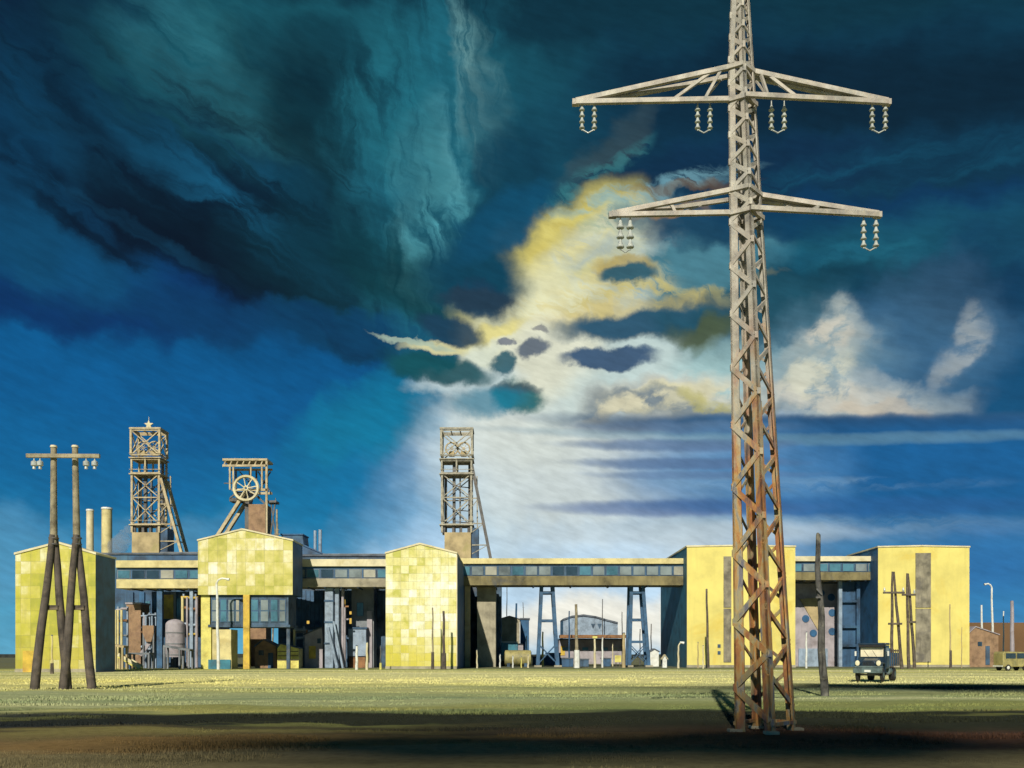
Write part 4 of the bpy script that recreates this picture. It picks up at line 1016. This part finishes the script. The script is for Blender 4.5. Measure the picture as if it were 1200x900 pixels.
part('end_door', M['mauve'], t_, lambda b: b.box(X(607,190)+.005, X(613,190), 190.2, 193.2, .6, Z(754,190)))
t_ = thing('tank', 'squat yellow-green tank behind the white posts at the gateway', 'tank', (X(607,181), 182, 0))
part('shell', M['oldyel'], t_, lambda b: b.tube([(X(591,181),182.4,1.7),(X(592,181),182.4,1.7),(X(622,181),182.4,1.7),(X(623,181),182.4,1.7)], [1.1,1.5,1.5,1.1], 20), smooth=True)
for k in (596, 616): part('saddle', M['dark'], t_, lambda b: b.box(X(k,181)-.3, X(k,181)+.3, 181.3, 183.4, 0, .7))
for i, (a, c, p, D, m, l) in enumerate(((624,640,770,200,'dark','small dark shed left of the first trestle foot'),(640,657,766,205,'steel','small blue shed behind the first trestle foot'),
        (656,672,772,180,'navy','dark crate-like bin below the workshop, nearest the trestle'),(676,690,773,182,'dark','dark bin below the middle of the workshop'),(706,716,772,184,'steel','blue bin below the right end of the workshop'))):
    r = thing('bin' if i > 1 else 'shed', l, 'bin' if i > 1 else 'shed', (X((a+c)/2,D), D+1.5, 0))
    part('wall', M[m], r, lambda b: b.box(X(a,D), X(c,D), D, D+3, 0, Z(p,D)), bevel=.06)
    part('lid' if i > 1 else 'roof', M['roof'], r, lambda b: b.box(X(a,D)-.12, X(c,D)+.12, D-.12, D+3.12, Z(p,D)+.003, Z(p,D)+.2))
r = thing('sign_board', 'small yellow board on two legs right of the workshop', 'board', (X(724,178), 178, 0))
part('board', M['yellow'], r, lambda b: pbox(b, 720.5, 728, 768, 776, 178, .12)); [part('leg', M['wood'], r, lambda b: b.beam((X(q,178),178.2,0),(X(q,178),178.2,1.9), .15)) for q in (722, 726.5)]
gable_shed('hut', 'small whitish hut between the right trestle and the shaded side wall', 762, 772, 764, 761, 185, 3, 'white', 'mauve', 'roof')
gable_shed('kiosk', 'tiny white pointed kiosk against the shaded side wall', 776.5, 781.5, 773, 768, 168, 1.0, 'white', 'white', 'trimw', cat='kiosk')

# behind the right gallery
def right_back(r, D):
    for px, py in ((944,706),(944,725),(962,695),(974,700),(975,718),(961,724),(953,742),(975,740)):
        f = part('porthole', M['side'], r, lambda b: b.tube([(X(px,D),D-.14,Z(py,D)),(X(px,D),D-.01,Z(py,D))], .72, 20), smooth=True)
    part('lower_band', M['bluegrey'], r, lambda b: pbox(b, 936, 970, 760, 784, D-.3, .29))
    part('gusset', M['tan'], r, lambda b: b.prism([(X(937,D),Z(702,D)),(X(962,D),Z(745,D)),(X(962,D),Z(700,D))], D-.2, D-.01, (0,0,0)))
shed('crusher_house', 'grey crusher house with round portholes behind the thick leaning pole', 928, 984, 684, 186, 8, 'mauve', extra=right_back)
def rack():
    D = 181; r = thing('steel_rack', 'tall pale-posted steel rack left of the right-hand yellow block', 'rack', (X(993,D), D+1, 0))
    for px, m in ((983,'bluegrey'),(1004,'navy')): part('post', M[m], r, lambda b: b.box(X(px,D), X(px+4,D), D, D+.7, 0, Z(681,D)))
    for py in (706, 736, 758): part('beam', M['navy'], r, lambda b: b.box(X(987,D)+.01, X(1004,D)-.01, D+.05, D+.6, Z(py,D), Z(py,D)+.5))
    part('back_panel', M['navy'], r, lambda b: b.box(X(985,D), X(1008,D), D+.75, D+1.0, 0, Z(681,D)))
rack()
def far_right():
    D = 230
    b = MB(); hp = [(X(1120,D),0),(X(1420,D),0)]
    for i in range(16): px = 1420-i*20; hp.append((X(px,D), Z(729.5+1.2*mnoise.noise((i*.7,0,0)),D)))
    b.prism(hp, D, D+60, (0,0,0)); struct(b.build('spoil_bank', M['brownhill']))
far_right()
gable_shed('store', 'brown stone store with a sloping grey roof right of the right-hand yellow block', 1134, 1170, 744, 735, 176, 8, 'brick', 'conc', 'mauve', cat='store', pk=.25,
           extra=lambda r, D: (win(r, 1146, 1151, 752, 757, D, 'glass'), part('door', M['dark'], r, lambda b: pbox(b, 1155, 1160, 757, 779, D-.1, .09))))
def spoon(name, label, px, py0, D, m, r0, cat='post', group=None, lamp=None, lean=0, base=None):
    """a round timber or metal post, slightly tapering"""
    t = thing(name, label, cat, (X(px,D), D, 0), group)
    x = X(px,D); z = Z(py0,D); xt = X(px+lean,D)
    pts = [(x,D,-.1)]; rs = [r0]
    for k in range(1,7): pts.append((x+(xt-x)*k/6+.04*math.sin(k*2+px), D, z*k/6)); rs.append(r0*(1-.35*k/6))
    part('shaft', M[m], t, lambda b: b.tube(pts, rs, 8), smooth=True)
    if base: part('base', M[base], t, lambda b: b.tube([(x,D,0),(x,D,z*.28)], [r0*1.6,r0*1.4], 8), smooth=True)
    if lamp:
        s = 1 if lamp > 0 else -1
        part('lamp_arm', M[m], t, lambda b: b.tube([(xt,D,z),(xt+.25*s,D,z+.45),(xt+.8*s,D,z+.7),(xt+abs(lamp)*s,D,z+.62)], r0*.55, 7), smooth=True)
        part('lamp_head', M['white'], t, lambda b: b.tube([(xt+(abs(lamp)-.15)*s,D,z+.66),(xt+(abs(lamp)+.55)*s,D,z+.5)], [.12,.24], 10), smooth=True)
    elif cat == 'post':
        part('cap', M['dark'], t, lambda b: b.tube([(xt,D,z),(xt,D,z+.12)], [r0*.8,r0*.5], 8), smooth=True)
    return t
spoon('street_lamp', 'tall white lamp post with a bent neck in front of the raised box', 256, 683, 146, 'white', .26, 'lamp', lamp=1.4, lean=-2)
for a in [
 (418,757,143,'white',.24,'left of the two stout white posts before the grey annex',None,0,None),
 (430,753,143,'trimw',.22,'right of the two stout white posts before the grey annex',None,0,None),
 (446,757,146,'latticed',.12,'thin dark post with pale head between the annex and the central block',None,0,'yellow'),
 (507,712,146,'woodl',.16,'thin pole before the central panelled block, left of its pair',None,0,'wood'),
 (520,716,146,'wood',.26,'thick dark pole before the central panelled block, right of its pair',None,0,'wood'),
 (559,762,160,'trimw',.16,'pale post at the foot of the grey pier',None,0,None),
 (586,767,168,'white',.16,'white post nearest the grey pier at the gateway',None,0,None),
 (601,769,166,'white',.15,'second white post from the grey pier, before the tank',None,0,None),
 (611,770,166,'yellow',.13,'yellowish post before the middle of the tank',None,0,None),
 (619,768,166,'trimw',.17,'pale post before the right end of the tank',None,0,None),
 (617,745,200,'white',.16,'tall slim white post above the teal wagon end',None,0,None),
 (636,741,180,'yellow',.22,'yellowish post between the legs of the left trestle',None,0,None),
 (676,708,164,'woodl',.34,'tallest pale pole at the gateway, overlapping the hangar',None,-1,'white'),
 (697,748,166,'trimw',.24,'pale post carrying a small box, before the middle of the workshop',None,0,None),
 (706,747,168,'white',.18,'white post right of the box-topped post before the workshop',None,0,None),
 (718,753,190,'trimw',.14,'short pale post under the right end of the canopy',None,0,None),
 (731,742,168,'tan',.34,'thick grey-brown post just left of the right trestle',None,0,None),
 (594,686,215,'latticed',.13,'hair-thin mast above the grey gabled store',None,0,None),
 (605,707,220,'steel',.32,'stubby blue flue rising over the grey gabled store',None,0,None),
 (614,706,235,'latticed',.12,'thin mast above the dark blue flat store',None,-1,None),
 (667,716,230,'navy',.22,'dark mast at the left end of the hangar',None,0,None),
 (706,702,256,'latticed',.16,'thin mast rising from the middle of the hangar roof',None,0,None),
 (729,717,240,'latticed',.16,'thin mast at the right end of the hangar',None,0,None),
 (735,722,250,'latticed',.14,'thin mast just left of the right trestle top',None,0,None),
 (750,737,220,'latticed',.16,'dark thin mast seen between the legs of the right trestle',None,0,None),
 (763,731,200,'wood',.14,'thin dark mast between the right trestle and the teal side wall',None,0,None),
 (795,757,160,'trimw',.20,'pale crooked lamp post at the foot of the teal side wall',.4,0,None),
 (830,690,158,'wood',.24,'tall brown pole before the yellow block left of the pylon',None,-2,None),
 (818,753,160,'tan',.12,'thin low post left of the tall brown pole',None,0,None),
 (824,757,156,'trimw',.12,'thin low pale post between the thin post and the tall brown pole',None,0,None),
 (945,741,160,'white',.18,'short white post before the porthole wall',None,0,None),
 (1114,708,160,'tan',.15,'slim forked pole at the right part of the right-hand yellow block',None,-1,'wood'),
 (1127,735,162,'tan',.09,'hair-thin pole at the right edge of the right-hand yellow block',None,0,None),
 (1152,709,190,'white',.26,'short white mast over the spoil bank, nearest the yellow block',None,-2,None),
 (1176,716,205,'white',.18,'slim white mast over the spoil bank, right of the bent lamp post',None,0,None),
 (1186,704,200,'mauve',.5,'thick pinkish stub post at the far right over the bank',None,0,None),
 (61,745,112,'trim',.14,'thin pale post between the legs of the left wooden pole',None,0,'wood'),
 ]:
    px, py, D, m, r0, l, lamp, lean, base = a
    mastlike = D > 186 or 'mast' in l
    spoon('mast' if mastlike else 'post' if 'pole' not in l else 'pole', l, px, py, D, m, r0, 'mast' if mastlike else 'pole' if 'pole' in l and 'post' not in l.split(',')[0] else 'post', 'slender posts and masts', lamp=lamp, lean=lean, base=base)
spoon('street_lamp', 'white lamp post bent to the left at the far right, over the spoil bank', 1164, 688, 185, 'white', .26, 'lamp', lamp=-.9, lean=-2)
# little box lamp on the boxed post
for o in list(COL.objects):
    if o.get('label', '').startswith('pale post carrying'):
        part('lamp_box', M['yellow'], o, lambda b: b.box(X(697,166)-.42, X(697,166)+.42, 165.7, 166.3, Z(748,166), Z(745.5,166)))

# ------------------------------------------------------------------ pylon
def pylon():
    D = 27.2
    base = (X(897,D), D+.2, 0)
    r = thing('lattice_pylon', 'tall rusty lattice pylon with two crossarms towering over the right of the field', 'pylon', base)
    # leg lines: photo x at three heights, and depth offsets (a square tower seen corner-on)
    lv = [(857,), (230,), (75,), (38,)]
    pxs = {'a': (861, 854.5, 853.5, 858), 'b': (904, 878, 871, 868), 'c': (933, 893, 884, 876), 'd': (886, 868, 866, 866)}
    dy = {'a': (.25, .0, .0, .1), 'b': (-.55, -.28, -.2, .02), 'c': (.75, .30, .2, .1), 'd': (1.55, .6, .42, .18)}
    Dz = [D]*4
    def leg(k, z):
        zs = [-.1, Z(230,D), Z(75,D), Z(-45,D)]; 
        xs = [X(p, D) for p in pxs[k]]
        for i in range(3):
            if z <= zs[i+1] or i == 2:
                f = (z-zs[i])/(zs[i+1]-zs[i]); 
                x = xs[i]+(xs[i+1]-xs[i])*f; q = dy[k][i]+(dy[k][i+1]-dy[k][i])*f
                return Vector((x*(D+q)/D, D+q, z)) if False else Vector((x*(1+q/D), D+q, z))
    zA, zB, zT, zP = Z(857,D), Z(230,D), Z(75,D), Z(-45,D)
    cen = lambda z: (leg('a',z)+leg('b',z)+leg('c',z)+leg('d',z))/4
    wid = {'a': .30, 'b': .23, 'c': .25, 'd': .22}
    for k in 'abcd':
        b = MB(); zz = [-.1, 3, 6, 9.5, zB, zT, zP]
        for z0, z1 in zip(zz, zz[1:]):
            p, q = leg(k, z0), leg(k, z1); m_ = (p+q)/2
            w = wid[k]*(1-.5*(z0/zP)); b.angle(p, q, w, w*.22, (cen(m_.z)-m_)*Vector((1,1,0)))
        b.build('leg', PYL, r)
        part('footing', M['conc'], r, lambda b: b.box(leg(k,0).x-.19, leg(k,0).x+.19, leg(k,0).y-.19, leg(k,0).y+.19, -.2, .05), bevel=.02)
    # zig-zag bracing, each face with its own rhythm
    def zig(k0, k1, zs, w, side):
        b = MB()
        for i in range(len(zs)-1):
            p = leg(k0 if i % 2 == 0 else k1, zs[i]); q = leg(k1 if i % 2 == 0 else k0, zs[i+1])
            c_ = cen((p.z+q.z)/2); n = ((p+q)/2-c_); n.z = 0; n = n.normalized()*side
            dd_ = (q-p).normalized()*.03; ww = w*(1-.45*p.z/zP)
            n = -n.normalized()*.02
            b.beam(p+n+dd_, q+n-dd_, ww*.85, ww*.4, up=n.normalized())
        return b
    ysA = [857-10, 828, 800, 769, 742, 716, 688, 659, 632, 606, 579, 553, 526, 501, 478, 454, 432, 411, 390, 371, 350, 331, 313, 296, 280, 265, 251, 238, 226, 213, 201, 190, 178, 167, 156, 145, 134, 124, 114, 104, 95, 86, 77]
    zsA = [Z(p, D) for p in [845, 806, 766, 729, 686, 648, 606, 570, 532, 497, 462, 430, 397, 367, 338, 311, 285, 260, 241, 224, 206, 190, 173, 158, 142, 127, 111, 97, 84, 70, 56, 43, 30, 17, 5, -8, -20, -32]]
    zig('b', 'a', zsA, .21, .01).build('front_bracing', PYL, r)
    zsB = [Z(p, D) for p in [830, 788, 752, 712, 672, 636, 598, 562, 527, 493, 460, 430, 400, 372, 345, 320, 296, 273, 252, 235, 218, 200, 184, 168, 152, 137, 122, 107, 93, 80, 67, 53, 40, 28, 15, 3, -10, -22, -34]]
    zig('c', 'b', zsB, .17, .01).build('side_bracing', PYL, r)
    zig('d', 'c', [z+.15 for z in zsB], .11, .01).build('rear_bracing', PYL, r)
    zig('a', 'd', [z+.3 for z in zsB], .11, .01).build('inner_bracing', PYL, r)
    for k in 'ab':
        for z in zsA[0 if k=='b' else 1:-1:2]:
            part('gusset', PYL, r, lambda b: b.box(leg(k,z).x-.02*(1-.4*z/zP), leg(k,z).x+.10*(1-.4*z/zP), leg(k,z).y-.03, leg(k,z).y+.06, z-.09, z+.09))
    # crossarms
    def arm(zl, zh, xl, xr, name):
        """zl lower chord height, zh root of upper chord"""
        for sgn, tip in ((-1, xl), (1, xr)):
            t = Vector((tip, D+.15, zl)); b = MB()
            ks = ('a','d') if sgn < 0 else ('b','c')
            near, far = (leg('a',zl), leg('d',zl)) if sgn < 0 else (leg('b',zl), leg('c',zl))
            nh, fh = (leg('a',zh), leg('d',zh)) if sgn < 0 else (leg('c',zh), leg('d',zh)) 
            b.beam(near+Vector((0,-.05,0)), t+Vector((0,-.06,0)), .12, .13)
            b.beam(nh, t+Vector((0,-.05,.04)), .12, .13); b.beam(fh+Vector((0,0,.06)), t+Vector((-sgn*.7,.08,.10)), .10, .11)
            L_ = (t-near)
            for f in ((.18,.42) if name == 'upper' else (.5,)):
                lo = near.lerp(t, f*.9); hi = nh.lerp(t, f*.25 if name == 'upper' else f)
                b.beam(hi, lo, .07, .08)
                b.beam(lo, fh.lerp(t, f*.6), .05)
            b.beam(t+Vector((-.12*sgn,0,.02)), t+Vector((.10*sgn,0,.02)), .16, .16)
            b.build('crossarm', PYL, r)
        for z in (zl, zh): part('collar', PYL, r, lambda b: [b.beam(leg(p,z), leg(q,z), .11, .12) for p, q in (('a','b'),('b','c'),('c','d'),('d','a'))])
    arm(Z(117.5,D), Z(79,D), X(675,D), X(1042,D), 'upper')
    arm(Z(250,D), Z(223,D), X(718,D), X(1031,D), 'lower')
    # insulators: bell strings hanging in pairs, joined by a yoke
    def prof():
        pts = []; 
        return pts
    def pair(pa, pb, pyt, pyb, R, nb=4):
        dd = D+.15; zt, zb = Z(pyt,dd), Z(pyb,dd); h = (zt-zb)
        first = None
        y = part('yoke', M['porc'], r, lambda b: (b.tube([(X(pa,dd),dd,zb-.02),(X((pa+pb)/2,dd),dd,zb-.12),(X(pb,dd),dd,zb-.02)], .022, 6)), smooth=True)
        for px in (pa, pb):
            pts = [(X(px,dd),dd,zt+.12),(X(px,dd),dd,zt)]; rs = [.018,.018]
            for k in range(nb):
                z1 = zt-h*k/nb; z0 = zt-h*(k+1)/nb; d_ = z1-z0
                for f, q in ((.05,.25),(.25,.42),(.6,.62),(.86,1.0),(.94,.92),(.97,.2)): pts.append((X(px,dd),dd,z1-d_*f)); rs.append(R*q)
            pts.append((X(px,dd),dd,zb-.05)); rs.append(.02)
            part('insulator', M['porc'], r, lambda b: b.tube(pts, rs, 14), smooth=True)
    for pa, pb in ((682,696.5),(817.5,832),(904,919),(1022,1037.5)): pair(pa, pb, 123, 151, .085)
    pair(727, 738.5, 257, 291, .115, 3); pair(1012, 1026.5, 257, 289, .09, 4)
    # base straps
    part('base_ring', PYL, r, lambda b: [b.beam(leg(p,.22), leg(q,.22), .08, .1) for p, q in (('b','c'),('c','d'),('d','a'))])
pylon()

# ------------------------------------------------------------------ twin wooden poles, left
def a_pole(label, top, apex, l, rr, D, brace, extra=None):
    r = thing('wooden_pole', label, 'utility pole', (X((l[0]+rr[0])/2,D), D, 0), 'twin wooden poles sharing a crossbar')
    P3 = lambda p, y=0: Vector((X(p[0],D), D+y, Z(p[1],D)))
    part('shaft', M['woodl'], r, lambda b: b.tube([P3((top[0]+(apex[0]-top[0])*k/4, top[1]+(apex[1]+12-top[1])*k/4)) for k in range(5)], [.19,.2,.21,.23,.24], 10), smooth=True)
    for q, y in ((l,-.12),(rr,.12)):
        a = P3(apex, y); c = Vector((X(q[0],D), D+y*3, -.2))
        part('leg', M['wood'], r, lambda b: b.tube([a.lerp(c, k/5)+Vector((.03*math.sin(k*1.7+q[0]),0,0)) for k in range(6)], [.2,.23,.25,.27,.29,.31], 10), smooth=True)
    part('brace', M['wood'], r, lambda b: b.beam(Vector((X(brace[0],D),D,Z(brace[2],D))), Vector((X(brace[1],D),D,Z(brace[2],D))), .2, .32), bevel=.02)
    part('binding', M['latticed'], r, lambda b: [b.tube([P3((apex[0],p)), P3((apex[0],p+1.5))], .33, 10) for p in (apex[1]+3, apex[1]+10)], smooth=True)
    part('cap', M['trimw'], r, lambda b: b.tube([P3(top)-Vector((0,0,.02)), P3((top[0],top[1]-2))], [.24,.2], 10), smooth=True)
    return r
DA = 62.5
pa = a_pole('left one of the twin forked wooden poles, carrying the crossbar', (63,524), (63,627), (43,806), (76,806), DA, (54,68.5,712))
a_pole('right one of the twin forked wooden poles', (88,524), (90,627), (77.5,806), (105,804), DA+.4, (83,99,712))
part('crossbar', M['woodl'], pa, lambda b: (b.beam(P(31,534,DA-.3), P(117,534.5,DA-.3), .22, .26)), bevel=.02)
def ins(px, py):
    x, y, z = P(px, py, DA-.3)
    part('insulator', M['porc'], pa, lambda b: b.tube([(x,y,z+.1),(x,y,z-.05),(x,y,z-.15),(x,y,z-.4),(x,y,z-.45),(x,y,z-.62)], [.03,.05,.2,.2,.09,.12], 12), smooth=True)
for px in (40, 47, 101, 111): ins(px, 538.5)

# thick leaning pole right of the pylon
def timber(label, pt, pb, D, r0, r1):
    r = thing('wooden_pole', label, 'pole', (X(pb,D), D, 0))
    a = Vector((X(pb,D), D, -.2)); c = P(pt[0], pt[1], D)
    part('shaft', M['woodg'], r, lambda b: b.tube([a.lerp(c, k/10)+Vector((.06*math.sin(k*1.3+1),.03*math.cos(k),0)) for k in range(11)]+[c+Vector((.02,0,.12))], [r0+(r1-r0)*k/10 for k in range(11)]+[.05], 12), smooth=True)
    return r
tp = timber('thick leaning wooden pole standing alone just right of the pylon', (957.5,627), 966, 51.5, .235, .125)
part('bracket', M['latticed'], tp, lambda b: (b.beam(P(957,690,51.3), P(963,697,51.3), .08), b.beam(P(956,700,51.25), P(962,700,51.25), .09)))

# paired trestle poles before the right yellow block
def small_a(label, top, l, rr, D, bars, grp='paired poles before the right yellow block'):
    r = thing('wooden_pole', label, 'utility pole', (X((l+rr)/2,D), D, 0), grp)
    for q, y in ((l,-.15),(rr,.15)):
        a = Vector((X(q,D), D+y, -.2)); c = P(top[0]+(1.2 if q == rr else -1.2), top[1], D)
        part('leg', M['wood'], r, lambda b: b.tube([a.lerp(c, k/6)+Vector((.04*math.sin(k*2+q),y,0)) for k in range(7)], [.30,.28,.26,.25,.23,.2,.16], 8), smooth=True)
    for (x0, x1, y) in bars:
        bb = part('crossbar', M['wood'], r, lambda b: b.beam(P(x0,y,D-.35), P(x1,y,D-.35), .3, .32), bevel=.03)
    x0, x1, y = bars[0]
    for px in (x0+1.5, x1-1.5): part('insulator', M['porc'], r, lambda b: b.tube([P(px,y-1,D-.35), P(px,y-3,D-.35), P(px,y-6,D-.35)], [.06,.2,.08], 8), smooth=True)
    return r
small_a('forked pole with two crossbars, left of the pair before the right-hand yellow block', (1046.5,670), 1044, 1058, 152, ((1035,1060,694.5),(1041,1057,731)))
small_a('forked pole, right of the pair and nearest the grey strip window', (1063.5,672), 1064, 1073, 154, ((1057,1073,697),(1063,1073,729)))

# ------------------------------------------------------------------ truck
def truck():
    D = 78; yaw = math.radians(-35)        # front turned a little to the viewer's left, its flank showing at the right
    base = Vector((X(1017,D), D, 0))
    r = thing('old_truck', 'dark old lorry with two bright headlamps parked before the right-hand blocks', 'truck', (0,0,0))
    W = 1.22
    # local frame: x across, y backwards from the front bumper, z up
    part('chassis', M['latticed'], r, lambda b: (b.box(-.45,-.33,.3,5.9,.62,.82), b.box(.33,.45,.3,5.9,.62,.82), [b.box(-.33,.33,y,y+.1,.64,.8) for y in (.6,2,3.4,5)]))
    bp = part('bumper', M['bumper'], r, lambda b: (b.box(-1.28,1.28,-.12,.02,.62,.98)), bevel=.04)
    part('valance', M['bumper'], r, lambda b: b.box(-1.2,1.2,.03,.5,.99,1.14), bevel=.03)
    def hood(b):
        sec = [(.12,.62,1.05,1.52),(.5,.66,1.05,1.60),(1.35,.80,1.05,1.72)]
        rings = []
        for y, w, z0, z1 in sec: rings.append([(-w,y,z0),(-w,y,z1-.18),(-w*.72,y,z1),(w*.72,y,z1),(w,y,z1-.18),(w,y,z0)])
        v = [p for q in rings for p in q]; f = []
        for i in range(2):
            for k in range(6): f.append((i*6+k, i*6+(k+1)%6, (i+1)*6+(k+1)%6, (i+1)*6+k))
        f += [tuple(range(6)), tuple(range(17,11,-1))]; b.add(v, f)
    part('bonnet', M['truck'], r, hood, bevel=.03)
    gr = part('grille', M['tyre'], r, lambda b: b.box(-.52,.52,.085,.115,1.1,1.46))
    part('grille_bar', M['truck'], gr, lambda b: [b.box(-.5+k*.125,-.46+k*.125,.05,.083,1.11,1.45) for k in range(9)])
    for s in (-1, 1):
        def fen(b):
            pts = []
            for k in range(9): a = math.pi*k/8; pts.append((.72-.62*math.cos(a)*1.0, .72+.62*math.sin(a)))
            n = len(pts); x0, x1 = s*.70, s*1.22
            v = [(x0,y,z) for y, z in pts]+[(x1,y,z) for y, z in pts]+[(x0,.72+(y-.72)*1.12,.72+(z-.72)*1.1) for y, z in pts]+[(x1,.72+(y-.72)*1.12,.72+(z-.72)*1.1) for y, z in pts]
            f = []
            for i in range(n-1): f += [(i,i+1,n+i+1,n+i),(2*n+i,2*n+i+1,3*n+i+1,3*n+i),(n+i,n+i+1,3*n+i+1,3*n+i),(i,i+1,2*n+i+1,2*n+i)]
            f += [(0,n,3*n,2*n),(n-1,2*n-1,4*n-1,3*n-1)]; b.add(v, f)
            b.box(min(x0,x1),max(x0,x1),1.38,1.9,.62,.72)
        part('fender', M['truck'], r, fen, bevel=.02)
        hl = part('headlight', M['bumper'], r, lambda b: b.tube([(s*.92,.25,1.34),(s*.92,.02,1.34)], [.14,.215], 18), smooth=True)
        part('lens', M['lampg'], hl, lambda b: b.tube([(s*.92,.018,1.34),(s*.92,-.02,1.34),(s*.92,-.045,1.34)], [.20,.18,.08], 18), smooth=True)
    part('cab', M['truck'], r, lambda b: (b.box(-W,W,1.36,2.75,.95,1.75), b.box(-W+.02,-W+.16,1.5,2.7,1.75,2.62), b.box(W-.16,W-.02,1.5,2.7,1.75,2.62), b.box(-W+.05,W-.05,2.6,2.72,1.75,2.62),
        b.box(-W+.16,-W+.19,1.42,1.5,1.75,2.6), b.box(-W+.02,W-.02,1.40,1.49,2.50,2.64)), bevel=.04)
    part('cab_roof', M['truck'], r, lambda b: b.box(-W-.02,W+.02,1.30,2.80,2.645,2.80), bevel=.07)
    part('visor', M['tyre'], r, lambda b: b.add([(-1.15,1.38,2.66),(1.15,1.38,2.66),(1.1,1.05,2.50),(-1.1,1.05,2.50),(-1.15,1.38,2.70),(1.15,1.38,2.70),(1.1,1.05,2.54),(-1.1,1.05,2.54)],[(0,1,2,3),(4,5,6,7),(0,1,5,4),(2,3,7,6),(1,2,6,5),(3,0,4,7)]))
    part('windscreen', M['windsc'], r, lambda b: b.box(-1.0,1.0,1.385,1.40,1.80,2.47))
    part('wiper', M['tyre'], r, lambda b: (b.beam((-.3,1.37,1.8),(-.7,1.37,2.25),.02), b.beam((.4,1.37,1.8),(.05,1.37,2.25),.02)))
    for s in (-1, 1):
        dr = part('door', M['truck'], r, lambda b: b.box(min(s*(W+.005),s*(W+.035)),max(s*(W+.005),s*(W+.035)),1.55,2.6,1.0,1.78), bevel=.01)
        part('handle', M['bumper'], dr, lambda b: b.box(min(s*(W+.04),s*(W+.07)),max(s*(W+.04),s*(W+.07)),2.35,2.52,1.55,1.6))
        part('side_window', M['glassg'], r, lambda b: b.box(min(s*(W-.015),s*(W+.01)),max(s*(W-.015),s*(W+.01)),1.66,2.5,1.86,2.46))
        mr = part('mirror', M['white'], r, lambda b: b.box(min(s*1.36,s*1.52),max(s*1.36,s*1.52),1.28,1.34,1.85,2.2), bevel=.02)
        part('mirror_arm', M['tyre'], mr, lambda b: b.beam((s*1.22,1.4,2.1),(s*1.4,1.35,2.1),.03))
        part('step', M['latticed'], r, lambda b: b.box(min(s*1.0,s*1.25),max(s*1.0,s*1.25),1.9,2.6,.5,.56))
    def bedf(b):
        b.box(-1.25,1.25,2.95,6.1,1.12,1.22)
        for s in (-1,1): b.box(min(s*1.20,s*1.27),max(s*1.20,s*1.27),2.95,6.1,1.23,2.10)
        b.box(-1.19,1.19,2.95,3.02,1.23,2.42); b.box(-1.19,1.19,6.03,6.1,1.23,2.0)
    bed = part('cargo_bed', M['navy'], r, bedf)
    for s in (-1, 1):
        for y in (3.0,3.8,4.6,5.4,6.0): part('stake', M['wood'], bed, lambda b: b.box(min(s*1.275,s*1.33),max(s*1.275,s*1.33),y,y+.09,1.1,2.35))
        part('side_rail', M['wood'], bed, lambda b: b.box(min(s*1.2,s*1.272),max(s*1.2,s*1.272),2.95,6.1,2.18,2.30))
    for s, y, wd in ((-1,.75,.26),(1,.75,.26),(-1,4.8,.5),(1,4.8,.5)):
        x1 = s*(1.20 if wd < .3 else 1.22); x0 = x1-s*wd
        w_ = thing_wheel = part('wheel', M['latticed'], r, lambda b: b.tube([(x0+s*.03,y,.5),(x1-s*.03,y,.5)], [.28,.28], 18), smooth=True)
        part('tyre', M['tyre'], w_, lambda b: b.tube([(x0,y,.5),(x0+s*.04,y,.5),(x1-s*.04,y,.5),(x1,y,.5)], [.42,.5,.5,.42], 22), smooth=True)
        part('rim', M['bumper'], w_, lambda b: b.tube([(x1+s*.002,y,.5),(x1+s*.03,y,.5)], [.24,.12], 16), smooth=True)
    part('axle', M['latticed'], r, lambda b: (b.beam((-1,.75,.5),(1,.75,.5),.12), b.beam((-1,4.8,.5),(1,4.8,.5),.16), b.box(-.3,.3,4.6,5.0,.36,.66)))
    part('number_plate', M['white'], bp, lambda b: b.box(-.28,.28,-.145,-.125,.7,.86))
    part('fuel_tank', M['bumper'], r, lambda b: b.tube([(.95,3.0,.75),(.95,3.9,.75)], .26, 14), smooth=True)
    r.location = base; r.rotation_euler.z = yaw; r.scale = (.92,.95,1.16)
    return r
truck()

def van():
    D = 135; base = Vector((X(1186,D), D, 0))
    r = thing('yellow_van', 'small yellow van at the far right edge, below the spoil bank', 'van', (0,0,0))
    def body(b):
        pr = [(-2.0,.45),(2.0,.45),(2.0,1.25),(1.75,1.35),(1.15,2.15),(-1.8,2.2),(-2.0,2.0)]
        b.prism(pr, -.85, .85, (0,0,0))
    part('body', M['oldyel'], r, body, bevel=.08)
    part('window', M['glass'], r, lambda b: (b.prism([(-1.6,1.4),(-.2,1.4),(-.2,2.0),(-1.6,2.0)], -.875, -.855, (0,0,0)), b.prism([(0,1.4),(1.5,1.4),(1.05,2.0),(0,2.0)], -.875, -.855, (0,0,0))))
    part('bumper', M['white'], r, lambda b: (b.box(-2.12,-2.01,-.8,.8,.45,.62), b.box(2.01,2.12,-.8,.8,.45,.62)))
    part('headlight', M['lampg'], r, lambda b: b.tube([(1.3,-.86,.95),(1.3,-.9,.95)], .16, 14), smooth=True)
    for x in (-1.25, 1.25):
        for s in (-1, 1):
            w_ = part('wheel', M['tyre'], r, lambda b: b.tube([(x,s*.88,.36),(x,s*.66,.36)], .36, 18), smooth=True)
            part('rim', M['white'], w_, lambda b: b.tube([(x,s*.90,.36),(x,s*.882,.36)], [.12,.2], 14), smooth=True)
    r.location = base; r.rotation_euler.z = math.radians(12); r.scale = (1.15,1.15,1.25)
van()
for o in list(COL.objects):
    if '_w' in o: del o['_w']
